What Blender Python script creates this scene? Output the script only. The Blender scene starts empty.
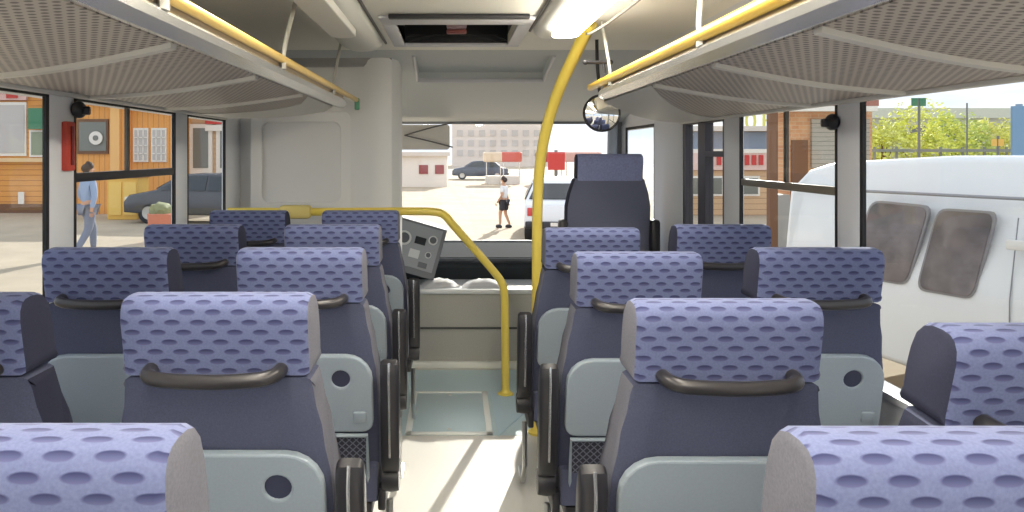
import bpy, bmesh, math, random
from mathutils import Vector, Matrix
random.seed(7)
PI = math.pi
S = bpy.context.scene
COL = S.collection
CZ = 1.42            # eye height above the bus floor
# ------------------------------------------------------------------ camera
cd = bpy.data.cameras.new('camera'); cam = bpy.data.objects.new('camera', cd); COL.objects.link(cam)
cam.location = (0, 0, CZ); cam.rotation_euler = (PI/2, 0, 0)
cd.sensor_width = 36; cd.lens = 36*740/1024
cd.shift_x = 59/1024; cd.shift_y = -103/1024
cd.clip_start = 0.05; cd.clip_end = 500
S.camera = cam
# ------------------------------------------------------------------ world, sun, exposure
w = bpy.data.worlds.new('world'); S.world = w; w.use_nodes = True
nt = w.node_tree; nt.nodes.clear()
out = nt.nodes.new('ShaderNodeOutputWorld'); bg = nt.nodes.new('ShaderNodeBackground')
tc = nt.nodes.new('ShaderNodeTexCoord'); mp = nt.nodes.new('ShaderNodeMapping'); mp.inputs['Scale'].default_value = (2, 2, 9)
nz = nt.nodes.new('ShaderNodeTexNoise'); nz.inputs['Scale'].default_value = 2.2; nz.inputs['Detail'].default_value = 5
rp = nt.nodes.new('ShaderNodeValToRGB')
rp.color_ramp.elements[0].position = .38; rp.color_ramp.elements[0].color = (.56, .67, .86, 1)
rp.color_ramp.elements[1].position = .60; rp.color_ramp.elements[1].color = (.95, .95, .95, 1)
nt.links.new(tc.outputs['Generated'], mp.inputs[0]); nt.links.new(mp.outputs[0], nz.inputs[0])
nt.links.new(nz.outputs[0], rp.inputs[0]); nt.links.new(rp.outputs[0], bg.inputs[0])
bg.inputs[1].default_value = 1.15
nt.links.new(bg.outputs[0], out.inputs[0])
sd = bpy.data.lights.new('sun', 'SUN'); sun = bpy.data.objects.new('sun', sd); COL.objects.link(sun)
sd.energy = 5.5; sd.angle = math.radians(.6); sd.color = (1, .95, .86)
el, az = math.radians(22.4), math.radians(15)
sdir = Vector((math.sin(az)*math.cos(el), math.cos(az)*math.cos(el), math.sin(el)))
sun.rotation_euler = (-sdir).to_track_quat('-Z', 'Y').to_euler()
vs = S.view_settings; vs.view_transform = 'Standard'; vs.look = 'None'; vs.gamma = 1; vs.exposure = 0.55
vs.use_curve_mapping = False
LAMP = 20.0           # ceiling lamps
# ------------------------------------------------------------------ materials
def lin(c): c /= 255; return c/12.92 if c <= .04045 else ((c+.055)/1.055)**2.4
def rgb(r, g, b): return (lin(r), lin(g), lin(b), 1)
MATS = {}
def mat(name, c, rough=.6, metal=0, noise=0, nscale=40, emis=0, spec=.5, bump=0):
    if name in MATS: return MATS[name]
    m = bpy.data.materials.new(name); m.use_nodes = True; t = m.node_tree
    b = t.nodes['Principled BSDF']; col = rgb(*c)
    b.inputs['Base Color'].default_value = col; b.inputs['Roughness'].default_value = rough
    b.inputs['Metallic'].default_value = metal; b.inputs['Specular IOR Level'].default_value = spec
    if noise or bump:
        tc = t.nodes.new('ShaderNodeTexCoord'); n = t.nodes.new('ShaderNodeTexNoise'); n.inputs['Scale'].default_value = nscale
        n.inputs['Detail'].default_value = 4
        t.links.new(tc.outputs['Object'], n.inputs[0])
        if noise:
            r = t.nodes.new('ShaderNodeValToRGB')
            r.color_ramp.elements[0].position = .3; r.color_ramp.elements[1].position = .7
            r.color_ramp.elements[0].color = [x*(1-noise) for x in col[:3]]+[1]
            r.color_ramp.elements[1].color = [min(1, x*(1+noise)) for x in col[:3]]+[1]
            t.links.new(n.outputs[0], r.inputs[0]); t.links.new(r.outputs[0], b.inputs['Base Color'])
        if bump:
            bn = t.nodes.new('ShaderNodeBump'); bn.inputs['Strength'].default_value = bump; bn.inputs['Distance'].default_value = .01
            t.links.new(n.outputs[0], bn.inputs['Height']); t.links.new(bn.outputs[0], b.inputs['Normal'])
    if emis:
        b.inputs['Emission Color'].default_value = col; b.inputs['Emission Strength'].default_value = emis
    MATS[name] = m; return m
def M(t, op, a, b=None, c=None):
    n = t.nodes.new('ShaderNodeMath'); n.operation = op
    for i, v in enumerate((a, b, c)):
        if v is None: continue
        if isinstance(v, (int, float)): n.inputs[i].default_value = v
        else: t.links.new(v, n.inputs[i])
    return n.outputs[0]
def mixc(t, f, a, b):
    n = t.nodes.new('ShaderNodeMix'); n.data_type = 'RGBA'
    for s, v in ((n.inputs[0], f), (n.inputs[6], a), (n.inputs[7], b)):
        if isinstance(v, (int, float, tuple)): s.default_value = v
        else: t.links.new(v, s)
    return n.outputs[2]
def fabric_pattern():
    m = bpy.data.materials.new('dotted_fabric'); m.use_nodes = True; t = m.node_tree; b = t.nodes['Principled BSDF']
    uv = t.nodes.new('ShaderNodeUVMap'); uv.uv_map = 'UVMap'
    sp = t.nodes.new('ShaderNodeSeparateXYZ'); t.links.new(uv.outputs[0], sp.inputs[0])
    v = M(t, 'DIVIDE', sp.outputs[1], .0205); row = M(t, 'FLOOR', v); fv = M(t, 'SUBTRACT', M(t, 'FRACT', v), .5)
    u = M(t, 'ADD', M(t, 'DIVIDE', sp.outputs[0], .0505), M(t, 'MULTIPLY', row, .42))
    fu = M(t, 'SUBTRACT', M(t, 'FRACT', u), .5)
    d = M(t, 'SQRT', M(t, 'ADD', M(t, 'POWER', M(t, 'DIVIDE', M(t, 'ABSOLUTE', fu), .31), 2), M(t, 'POWER', M(t, 'DIVIDE', M(t, 'ABSOLUTE', fv), .30), 2)))
    mr = t.nodes.new('ShaderNodeMapRange'); mr.inputs[1].default_value = .85; mr.inputs[2].default_value = 1.12
    mr.inputs[3].default_value = 1; mr.inputs[4].default_value = 0; t.links.new(d, mr.inputs[0])
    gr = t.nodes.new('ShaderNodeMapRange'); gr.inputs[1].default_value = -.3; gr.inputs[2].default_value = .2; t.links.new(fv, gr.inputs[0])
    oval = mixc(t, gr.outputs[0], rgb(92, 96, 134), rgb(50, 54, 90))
    tc = t.nodes.new('ShaderNodeTexCoord'); n = t.nodes.new('ShaderNodeTexNoise'); n.inputs['Scale'].default_value = 260
    t.links.new(tc.outputs['Object'], n.inputs[0])
    base = mixc(t, n.outputs[0], rgb(90, 97, 134), rgb(115, 123, 158))
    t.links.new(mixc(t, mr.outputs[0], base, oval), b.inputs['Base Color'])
    b.inputs['Roughness'].default_value = .85; b.inputs['Specular IOR Level'].default_value = .2
    b.inputs['Sheen Weight'].default_value = .1
    return m
def perforated():
    m = bpy.data.materials.new('perforated_panel'); m.use_nodes = True; t = m.node_tree; b = t.nodes['Principled BSDF']
    tc = t.nodes.new('ShaderNodeTexCoord'); sp = t.nodes.new('ShaderNodeSeparateXYZ'); t.links.new(tc.outputs['Object'], sp.inputs[0])
    y = M(t, 'DIVIDE', sp.outputs[1], .021); row = M(t, 'FLOOR', y)
    x = M(t, 'ADD', M(t, 'DIVIDE', sp.outputs[0], .021), M(t, 'MULTIPLY', row, .5))
    fx = M(t, 'SUBTRACT', M(t, 'FRACT', x), .5); fy = M(t, 'SUBTRACT', M(t, 'FRACT', y), .5)
    d = M(t, 'SQRT', M(t, 'ADD', M(t, 'MULTIPLY', fx, fx), M(t, 'MULTIPLY', fy, fy)))
    mr = t.nodes.new('ShaderNodeMapRange'); mr.inputs[1].default_value = .24; mr.inputs[2].default_value = .36; t.links.new(d, mr.inputs[0])
    t.links.new(mixc(t, mr.outputs[0], rgb(104, 96, 92), rgb(182, 173, 164)), b.inputs['Base Color'])
    b.inputs['Roughness'].default_value = .5
    return m
def net_mat():
    m = bpy.data.materials.new('net_fabric'); m.use_nodes = True; t = m.node_tree; b = t.nodes['Principled BSDF']
    tc = t.nodes.new('ShaderNodeTexCoord'); sp = t.nodes.new('ShaderNodeSeparateXYZ'); t.links.new(tc.outputs['Object'], sp.inputs[0])
    a = M(t, 'ADD', sp.outputs[0], sp.outputs[2]); c = M(t, 'SUBTRACT', sp.outputs[0], sp.outputs[2])
    fa = M(t, 'FRACT', M(t, 'DIVIDE', a, .022)); fc = M(t, 'FRACT', M(t, 'DIVIDE', c, .022))
    l = M(t, 'MAXIMUM', M(t, 'LESS_THAN', fa, .22), M(t, 'LESS_THAN', fc, .22))
    t.links.new(mixc(t, l, rgb(34, 36, 50), rgb(96, 98, 112)), b.inputs['Base Color']); b.inputs['Roughness'].default_value = .8
    return m
def glass(name, tint, gl=.05):
    m = bpy.data.materials.new(name); m.use_nodes = True; t = m.node_tree; t.nodes.clear()
    o = t.nodes.new('ShaderNodeOutputMaterial'); tr = t.nodes.new('ShaderNodeBsdfTransparent'); g = t.nodes.new('ShaderNodeBsdfGlossy')
    tr.inputs[0].default_value = tint; g.inputs['Roughness'].default_value = .02; mx = t.nodes.new('ShaderNodeMixShader')
    mx.inputs[0].default_value = gl; t.links.new(tr.outputs[0], mx.inputs[1]); t.links.new(g.outputs[0], mx.inputs[2])
    t.links.new(mx.outputs[0], o.inputs[0]); return m
DOT = fabric_pattern(); PERF = perforated(); NET = net_mat()
GLS = glass('side_glass', (.88, .90, .90, 1), .04); WGL = glass('windshield_glass', (.97, .97, .96, 1), .03)
NAVY = mat('navy_fabric', (80, 84, 106), .9, noise=.12, nscale=300, spec=.2)
NAVYD = mat('dark_navy_side', (50, 52, 70), .9, noise=.1, nscale=300, spec=.2)  # darker sides of the window and guide seats
GRAYF = mat('grey_side_fabric', (112, 112, 122), .9, noise=.1, nscale=300, spec=.2)
TRAY = mat('grey_green_plastic', (146, 157, 167), .45, noise=.03, nscale=200)
HOLE = mat('dark_cup_hole', (52, 56, 78), .6)
BLACK = mat('black_plastic', (38, 37, 42), .42)
HAND = mat('handle_plastic', (62, 60, 62), .3, .35)
RUB = mat('window_rubber', (28, 28, 32), .6)
STEEL = mat('brushed_steel', (200, 200, 200), .28, 1)
ALU = mat('aluminium', (215, 215, 214), .25, .85)
TRIM = mat('light_trim', (206, 206, 210), .4)
CEIL = mat('ceiling_laminate', (238, 235, 224), .5)
HEAD = mat('header_plastic', (190, 194, 194), .5)
WALL = mat('wall_laminate', (222, 221, 219), .5)
PILL = mat('pillar_trim', (226, 228, 232), .45)
YEL = mat('yellow_paint', (228, 204, 92), .3)
RAIL = mat('yellow_wood_rail', (222, 188, 106), .35)
DASH = mat('dash_plastic', (58, 63, 68), .95, spec=.08)
COVER = mat('cover_carpet', (168, 166, 160), .8, noise=.06, nscale=120)
# ------------------------------------------------------------------ mesh helpers
def obj(name, bm, m, parent=None, smooth=True, keep=False):
    me = bpy.data.meshes.new(name)
    bmesh.ops.recalc_face_normals(bm, faces=bm.faces)
    bm.to_mesh(me); bm.free()
    for q in (m if isinstance(m, (list, tuple)) else [m]): me.materials.append(q)
    if smooth: 
        me.polygons.foreach_set('use_smooth', [len(p.vertices) < 9 for p in me.polygons])
        try: me.set_sharp_from_angle(angle=math.radians(38))
        except Exception: pass
    o = bpy.data.objects.new(name, me); COL.objects.link(o)
    if parent: o.parent = parent
    return o
def tag(o, label=None, cat=None, group=None, kind=None):
    if label: o['label'] = label
    if cat: o['category'] = cat
    if group: o['group'] = group
    if kind: o['kind'] = kind
    return o
def thing(name, label, cat, loc=(0, 0, 0), rz=0, group=None):
    o = bpy.data.objects.new(name, None); COL.objects.link(o); o.location = loc; o.rotation_euler = (0, 0, rz)
    o.empty_display_size = .1
    return tag(o, label, cat, group)
def kids(o): return [c for c in bpy.data.objects if c.parent == o]
def copy_tree(o, parent=None):
    c = o.copy(); COL.objects.link(c)
    if parent: c.parent = parent
    for k in kids(o):
        if k != c: copy_tree(k, c)
    return c
def nb(): return bmesh.new()
def box(bm, x0, x1, y0, y1, z0, z1, bev=0, mi=0, rot=None):
    r = bmesh.ops.create_cube(bm, size=1); vs_ = r['verts']
    for v in vs_: v.co = Vector(((x0+x1)/2+v.co.x*(x1-x0), (y0+y1)/2+v.co.y*(y1-y0), (z0+z1)/2+v.co.z*(z1-z0)))
    fs = set(f for v in vs_ for f in v.link_faces)
    for f in fs: f.material_index = mi
    if bev:
        es = list(set(e for v in vs_ for e in v.link_edges))
        rr = bmesh.ops.bevel(bm, geom=es, offset=bev, segments=2, affect='EDGES', profile=.5)
        for f in rr['faces']: f.material_index = mi
    return bm
def tube(bm, pts, r, n=10, mi=0, cap=True, flat=1):
    pts = [Vector(p) for p in pts]; rings = []
    up = Vector((0, 0, 1)); prev = None
    for i, p in enumerate(pts):
        a = pts[max(i-1, 0)]; b = pts[min(i+1, len(pts)-1)]; t = (b-a).normalized()
        if prev is None:
            s = t.cross(up) if abs(t.dot(up)) < .95 else t.cross(Vector((1, 0, 0)))
        else: s = prev-t*prev.dot(t)
        s.normalize(); prev = s; q = t.cross(s)
        rr = r[i] if isinstance(r, (list, tuple)) else r
        rings.append([bm.verts.new(p+s*math.cos(k*2*PI/n)*rr+q*math.sin(k*2*PI/n)*rr*flat) for k in range(n)])
    for A, B in zip(rings, rings[1:]):
        for k in range(n): bm.faces.new((A[k], A[(k+1) % n], B[(k+1) % n], B[k])).material_index = mi
    if cap: bm.faces.new(rings[0]).material_index = mi; bm.faces.new(rings[-1]).material_index = mi
    return bm
def spline(pts, n=8):
    P = [Vector(p) for p in pts]; P = [P[0]*2-P[1]]+P+[P[-1]*2-P[-2]]; o = []
    for i in range(1, len(P)-2):
        for k in range(n):
            t = k/n; a, b, c, d = P[i-1:i+3]
            o.append(.5*((2*b)+(c-a)*t+(2*a-5*b+4*c-d)*t*t+(3*b-a-3*c+d)*t**3))
    o.append(P[-2]); return o
def extrude(bm, poly, vec, mi=0):
    """prism from a 3-D polygon moved along vec"""
    A = [bm.verts.new(Vector(p)) for p in poly]; B = [bm.verts.new(Vector(p)+Vector(vec)) for p in poly]; n = len(A)
    bm.faces.new(A).material_index = mi; bm.faces.new(B[::-1]).material_index = mi
    for i in range(n): bm.faces.new((A[i], A[(i+1) % n], B[(i+1) % n], B[i])).material_index = mi
    return bm
def lathe(bm, prof, c=(0, 0, 0), n=24, axis='z', mi=0):
    rings = []
    for r, h in prof:
        ring = []
        for k in range(n):
            a = 2*PI*k/n; x, y = r*math.cos(a), r*math.sin(a)
            p = (x, y, h) if axis == 'z' else ((x, h, y) if axis == 'y' else (h, x, y))
            ring.append(bm.verts.new(Vector(p)+Vector(c)))
        rings.append(ring)
    for A, B in zip(rings, rings[1:]):
        for k in range(n): bm.faces.new((A[k], A[(k+1) % n], B[(k+1) % n], B[k])).material_index = mi
    bm.faces.new(rings[0]).material_index = mi; bm.faces.new(rings[-1]).material_index = mi
    return bm
def slab(bm, prof, hw, edge=((0, .014), (.004, .005), (.014, 0)), side_mi=1, uv=False, ns=8):
    """closed (y,z) profile swept across x; hw(z) is the half width"""
    n = len(prof); nor = []
    ar = sum(prof[i][0]*prof[(i+1) % n][1]-prof[(i+1) % n][0]*prof[i][1] for i in range(n))
    sg = 1 if ar > 0 else -1
    for i in range(n):
        a = prof[i-1]; b = prof[(i+1) % n]; dx, dz = b[0]-a[0], b[1]-a[1]; l = math.hypot(dx, dz) or 1
        nor.append((-dz/l*sg, dx/l*sg))         # inward
    st = [(-1, e, i) for e, i in edge]+[(0, s, 0) for s in [k/ns for k in range(1, ns)]]+[(1, e, i) for e, i in reversed(edge)]
    arc = [0]
    for i in range(n): a, b = prof[i], prof[(i+1) % n]; arc.append(arc[-1]+math.hypot(b[0]-a[0], b[1]-a[1]))
    rings = []
    for k, e, ins in st:
        ring = []
        for i, (y, z) in enumerate(prof):
            h = hw(z); x = k*(h-e) if k else (2*e-1)*(h-edge[-1][0])
            ring.append(bm.verts.new((x, y+nor[i][0]*ins, z+nor[i][1]*ins)))
        rings.append(ring)
    L = bm.loops.layers.uv.new('UVMap') if uv else None
    ne = len(edge)
    for q in range(len(rings)-1):
        A, B = rings[q], rings[q+1]
        for i in range(n):
            j = (i+1) % n; f = bm.faces.new((A[i], A[j], B[j], B[i]))
            f.material_index = side_mi if (q < ne-2 or q > len(rings)-ne) else 0
            if L:
                for lp, vi in zip(f.loops, (i, i+1, i+1, i)): lp[L].uv = (lp.vert.co.x, arc[vi])
    for R in (rings[0], rings[-1]): bm.faces.new(R).material_index = side_mi
    return bm
def curve_plate(name, outlines, ext, bev, m, parent=None):
    """flat outline (x,z lists; later ones are holes) given thickness along y"""
    c = bpy.data.curves.new(name, 'CURVE'); c.dimensions = '2D'; c.fill_mode = 'BOTH'; c.extrude = ext; c.bevel_depth = bev; c.bevel_resolution = 1
    for o in outlines:
        s = c.splines.new('POLY'); s.points.add(len(o)-1); s.use_cyclic_u = True
        for p, (x, z) in zip(s.points, o): p.co = (x, z, 0, 1)
    t = bpy.data.objects.new('tmp', c); COL.objects.link(t)
    me = bpy.data.meshes.new_from_object(t.evaluated_get(bpy.context.evaluated_depsgraph_get()))
    bpy.data.objects.remove(t); bpy.data.curves.remove(c)
    me.transform(Matrix.Rotation(PI/2, 4, 'X')); me.name = name; me.materials.clear(); me.materials.append(m)
    me.polygons.foreach_set('use_smooth', [False]*len(me.polygons))
    o = bpy.data.objects.new(name, me); COL.objects.link(o)
    if parent: o.parent = parent
    return o
def rrect(x0, x1, z0, z1, r, n=5):
    r = r if isinstance(r, (tuple, list)) else (r,)*4; o = []      # bl, br, tr, tl
    for (cx, cz, a0), q in zip(((x0, z0, PI), (x1, z0, 1.5*PI), (x1, z1, 0), (x0, z1, .5*PI)), r):
        sx = 1 if cx == x0 else -1; sz = 1 if cz == z0 else -1
        for k in range(n+1):
            a = a0+k/n*PI/2; o.append((cx+sx*q+q*math.cos(a), cz+sz*q+q*math.sin(a)))
    return o
def circ(cx, cz, r, n=20): return [(cx+r*math.cos(2*PI*k/n), cz+r*math.sin(2*PI*k/n)) for k in range(n)]
def text(name, body, size, m, loc, rot, parent=None, ext=.004):
    c = bpy.data.curves.new(name, 'FONT'); c.body = body; c.size = size; c.extrude = ext; c.align_x = 'CENTER'; c.align_y = 'CENTER'
    t = bpy.data.objects.new('tmp', c); COL.objects.link(t)
    me = bpy.data.meshes.new_from_object(t.evaluated_get(bpy.context.evaluated_depsgraph_get()))
    bpy.data.objects.remove(t); bpy.data.curves.remove(c); me.materials.clear(); me.materials.append(m)
    o = bpy.data.objects.new(name, me); COL.objects.link(o); o.location = loc; o.rotation_euler = rot
    if parent: o.parent = parent
    return o
def struct(name, bm, m, **k): return tag(obj(name, bm, m, **k), kind='structure')
def at(px, py, d): return Vector(((px-453)*d/740, d, CZ+(153-py)*d/740))
XL, XR = -1.30, 1.37
GZ = -.6             # street level below the bus floor
# ================================================================== SETTING: the bus shell
YB = -2.2            # rear end of the cabin
floor_m = mat('floor_vinyl', (208, 206, 200), .35, noise=.07, nscale=220)
struct('floor', box(nb(), XL-.06, XR+.06, YB, 6.1, -.06, 0), floor_m, smooth=False)
# centre ceiling with the opening of the hatch
bm = nb()
HX0, HX1, HY0, HY1 = -.255, .29, 3.30, 3.93
box(bm, XL-.06, HX0, YB, 4.22, 2.005, 2.05); box(bm, HX1, XR+.06, YB, 4.22, 2.005, 2.05)
box(bm, HX0, HX1, YB, HY0, 2.005, 2.05); box(bm, HX0, HX1, HY1, 4.22, 2.005, 2.05)
struct('ceiling', bm, CEIL, smooth=False)
# side walls: lower panel, pillars, curved upper cove
def wall(name, x, sgn, pillars, sills, ymax):
    bm = nb(); xo = x+sgn*.06
    a, b = sorted((x, xo))
    for y0, y1, z1 in sills: box(bm, a, b, y0, y1, 0, z1, .004)
    for y0, y1 in pillars: box(bm, *sorted((x-sgn*.006, x+sgn*.02)), y0, y1, .6, 1.64, .006)
    # cove above the glass, curving into the ceiling
    prof = [(x, 1.60), (x, 1.74)]+[(x-sgn*(.26-.26*math.cos(t*PI/2/5)), 1.74+.265*math.sin(t*PI/2/5)) for t in range(1, 6)]
    poly = [(q[0], YB, q[1]) for q in prof]+[(xo, YB, 2.005), (xo, YB, 1.60)]
    extrude(bm, poly, (0, ymax-YB, 0))
    return struct(name, bm, PILL)
wall('wall_left', XL, -1, [(YB, -1.9), (-.75, -.55), (.72, .9), (2.375, 2.53), (3.46, 3.61), (4.22, 4.55), (5.75, 6.05)], [(YB, 6.05, .66)], 6.05)
wall('wall_right', XR, 1, [(YB, -1.9), (-.75, -.55), (.75, .93), (2.485, 2.63), (3.53, 3.73), (4.41, 5.02), (5.86, 6.05)], [(YB, 3.66, .66), (4.43, 6.05, .62)], 6.05)
# rear wall with its window
bm = nb(); box(bm, XL-.06, XR+.06, YB-.06, YB, 0, .9); box(bm, XL-.06, XR+.06, YB-.06, YB, 1.75, 2.05)
box(bm, XL-.06, XL+.15, YB-.06, YB, .9, 1.75); box(bm, XR-.15, XR+.06, YB-.06, YB, .9, 1.75)
struct('wall_rear', bm, WALL, smooth=False)
# sloping header above the windshield with a recessed tray
bm = nb()
def hs(y): return 2.005-.185*(y-4.2)      # header underside height
NX0, NX1 = -.22, .58
def hpiece(x0, x1, y0, y1, t=.05):
    extrude(bm, [(x0, y0, hs(y0)), (x0, y1, hs(y1)), (x0, y1, hs(y1)+t), (x0, y0, hs(y0)+t)], (x1-x0, 0, 0))
hpiece(XL, NX0, 4.2, 6.02); hpiece(NX1, XR, 4.2, 6.02); hpiece(NX0, NX1, 4.2, 4.30); hpiece(NX0, NX1, 4.80, 6.02)
extrude(bm, [(XL-.06, 6.0, hs(6.0)), (XL-.06, 6.06, hs(6.0)), (XL-.06, 6.06, 2.05), (XL-.06, 6.0, 2.05)], (XR-XL+.12, 0, 0))
struct('ceiling_front', bm, HEAD, smooth=False)
bm = nb()                                             # recess walls
extrude(bm, [(NX0, 4.30, hs(4.3)+.05), (NX0, 4.80, hs(4.8)+.05), (NX0, 4.80, hs(4.8)+.09), (NX0, 4.30, hs(4.3)+.09)], (NX1-NX0, 0, 0))
struct('trim_2', bm, HEAD, smooth=False)
bm = nb()
tube(bm, [(NX0-.01, 4.80, hs(4.8)-.004), (NX1+.01, 4.80, hs(4.8)-.004)], .016)
tube(bm, [(NX0-.01, 4.30, hs(4.3)-.002), (NX0-.01, 4.80, hs(4.8)-.002)], .010); tube(bm, [(NX1+.01, 4.30, hs(4.3)-.002), (NX1+.01, 4.80, hs(4.8)-.002)], .010)
struct('trim_1', bm, TRIM)
# side windows ------------------------------------------------------
wn = 0
def window(side, y0, y1, divider=None, mull=None, z0=.66, z1=1.62, glassm=GLS):
    global wn; wn += 1
    x = XL if side < 0 else XR; xg = x+side*.003
    bm = nb(); a, b = sorted((x-side*.004, x+side*.008)); e = .018
    box(bm, a, b, y0, y0+e, z0, z1); box(bm, a, b, y1-e, y1, z0, z1); box(bm, a, b, y0, y1, z1-.02, z1)
    w_ = struct('window_%d' % wn, bm, RUB, smooth=False)
    p = obj('pane', box(nb(), xg-.003, xg+.003, y0+e, y1-e, z0, z1-.02), glassm, w_, smooth=False)
    s = obj('window_sill', box(nb(), *sorted((x-side*.02, x+side*.05)), y0, y1, z0-.012, z0+.014, .005), TRIM, w_)
    if divider:
        obj('sliding_rail', box(nb(), *sorted((x-side*.004, x+side*.02)), y0+e, y1-e, divider-.016, divider+.016, .003), BLACK if side < 0 else mat('grey_rail', (120, 112, 100), .5), w_)
    if mull:
        obj('mullion', box(nb(), *sorted((x+side*.002, x+side*.014)), mull-.012, mull+.012, divider+.015, z1-.02), mat('mullion_dark', (92, 84, 74), .5), w_, smooth=False)
    return w_
window(-1, .9, 2.375); window(-1, 2.53, 3.46, 1.335, 2.97); window(-1, 3.61, 4.22); window(-1, -.55, .72); window(-1, -1.9, -.75); window(-1, 4.55, 5.75, z0=.8)
window(1, .93, 2.485); window(1, 2.63, 3.53, 1.283, 3.06); window(1, 5.02, 5.86, z0=.75); window(1, -.55, .75); window(1, -1.9, -.75)
# windshield and rear window
wn += 1
bm = nb()
for a, b, c, d in ((XL+.0, XL+.07, .69, 1.67), (XR-.07, XR, .69, 1.67), (XL+.07, XR-.07, .69, .71), (XL+.07, XR-.07, 1.655, 1.675)): box(bm, a, b, 5.99, 6.05, c, d)
wsf = struct('window_%d' % wn, bm, mat('windshield_frame', (120, 124, 128), .5), smooth=False)
obj('pane', box(nb(), XL+.07, XR-.07, 6.02, 6.026, .71, 1.655), WGL, wsf, smooth=False)
wn += 1
bm = nb(); box(bm, XL+.15, XR-.15, YB-.04, YB-.02, .9, .93); box(bm, XL+.15, XR-.15, YB-.04, YB-.02, 1.72, 1.75)
rw = struct('window_%d' % wn, bm, RUB, smooth=False)
obj('pane', box(nb(), XL+.15, XR-.15, YB-.035, YB-.029, .93, 1.72), GLS, rw, smooth=False)
# front lower wall under the windshield
struct('wall_front', box(nb(), XL-.06, XR+.06, 6.0, 6.06, 0, .69), WALL, smooth=False)
# A pillar (grey) at the right of the windshield
bm = nb(); tube(bm, [(1.26, 5.93, .62), (1.27, 5.93, 1.2), (1.28, 5.93, 1.68)], .05, 12, flat=.8)
struct('trim_3', bm, mat('a_pillar_grey', (150, 158, 170), .5))
# passenger door with dark frames
bm = nb(); x0, x1 = XR+.0, XR+.045
for y0, y1 in ((3.73, 3.76), (4.02, 4.14), (4.36, 4.41)): box(bm, x0, x1, y0, y1, .0, 1.62)
for z0, z1 in ((0, .12), (.66, .72), (1.585, 1.62)): box(bm, x0, x1, 3.73, 4.41, z0, z1)
box(bm, x0, x1, 3.76, 4.02, 1.40, 1.43)
dr = struct('door_1', bm, mat('door_frame_dark', (60, 58, 66), .5), smooth=False)
for y0, y1 in ((3.76, 4.02), (4.14, 4.36)):
    obj('door_pane', box(nb(), XR+.02, XR+.026, y0, y1, .72, 1.585), GLS, dr, smooth=False)
    obj('door_lower_pane', box(nb(), XR+.02, XR+.026, y0, y1, .12, .66), GLS, dr, smooth=False)
# baseboards
for nm, x, s in (('baseboard_left', XL, 1), ('baseboard_right', XR, -1)):
    struct(nm, box(nb(), *sorted((x, x+s*.02)), YB, 3.66, 0, .08, .004), mat('kick_grey', (120, 120, 124), .6))
# ================================================================== ceiling lamps (channel + lens)
chan = mat('channel_plastic', (206, 206, 200), .35)
lens = mat('lamp_lens', (255, 248, 232), .4, emis=LAMP)
lens_off = mat('lamp_lens_unlit', (236, 234, 226), .3)
def channel(x0, x1, label, yend):
    t = thing('ceiling_light', label, 'ceiling light', ((x0+x1)/2, 0, 2.005)); h = (x1-x0)/2
    bm = nb(); n = 12
    prof = [(h*math.cos(a), -.064*math.sin(a)**.8 if math.sin(a) > 0 else 0) for a in [PI*k/n for k in range(n+1)]]
    prof = [(p[0], max(-.064, p[1])) for p in prof]
    # rounded closing at the front
    rings = []
    for y, s in [(YB+.1, 1)]+[(yend-.2+.2*math.sin(k*PI/2/6), max(.05, math.cos(k*PI/2/6)**.6)) for k in range(0, 7)]:
        rings.append([bm.verts.new((px*(.55+.45*s), y, pz*s)) for px, pz in prof])
    for A, B in zip(rings, rings[1:]):
        for i in range(n): bm.faces.new((A[i], A[i+1], B[i+1], B[i]))
        bm.faces.new((A[0], B[0], B[n], A[n]))
    bm.faces.new(rings[0]); bm.faces.new(rings[-1])
    obj('lamp_housing', bm, chan, t)
    ya = YB+.3
    for y0, y1 in ((ya, -.9), (-.8, .7), (.8, 2.1), (2.2, 3.2)):
        lit = x0 > 0 or y1 < 2.5  # lenses out of view are all lit as added cabin fill
        o = curve_plate('lamp_lens', [rrect(-.052, .052, y0, y1, .045)], .012, .004, lens if lit else lens_off, t)
        o.rotation_euler = (-PI/2, 0, 0); o.location = (0, 0, -.072)
        o['label'] = 'lit white lamp lens' if lit else 'unlit pale lamp lens'
    for x in (-h-.006, h+.006):
        obj('edge_strip', tube(nb(), [(x, YB+.1, -.006), (x, yend-.05, -.006)], .007, 6), mat('dark_seam', (92, 88, 86), .5), t)
    return t
channel(-.58, -.36, 'rounded grey ceiling light channel above the left luggage rack', 3.95)
channel(.37, .585, 'glossy grey ceiling light channel with lit white lamps beside the yellow pole top', 3.55)
# ================================================================== roof hatch
t = thing('roof_hatch', 'open dark roof hatch with a white frame in the middle of the ceiling', 'roof hatch', (.018, 3.6, 2.005))
bm = nb()
for a, b, c, d in ((-.335, .335, -.46, -.30), (-.335, .335, .33, .39), (-.335, -.273, -.30, .33), (.272, .335, -.30, .33)): box(bm, a, b, c, d, -.014, .0, .004)
obj('frame', bm, TRIM, t)
obj('seal', box(nb(), -.29, .305, -.50, -.462, -.02, -.001, .004), BLACK, t)
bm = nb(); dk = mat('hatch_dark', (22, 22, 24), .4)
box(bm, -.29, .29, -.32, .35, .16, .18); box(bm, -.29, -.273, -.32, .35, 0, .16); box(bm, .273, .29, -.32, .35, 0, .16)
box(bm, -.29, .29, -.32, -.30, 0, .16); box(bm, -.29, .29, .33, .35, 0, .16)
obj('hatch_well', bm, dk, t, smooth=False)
bm = nb(); box(bm, -.05, .05, .06, .12, .035, .16, .01); box(bm, -.03, .03, .16, .22, .06, .16, .01)
obj('latch', bm, mat('pink_grey_plastic', (178, 150, 156), .5), t)
obj('latch_grip', box(nb(), -.05, .05, .10, .125, .012, .035, .006), mat('red_plastic', (150, 84, 80), .5), t)
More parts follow.
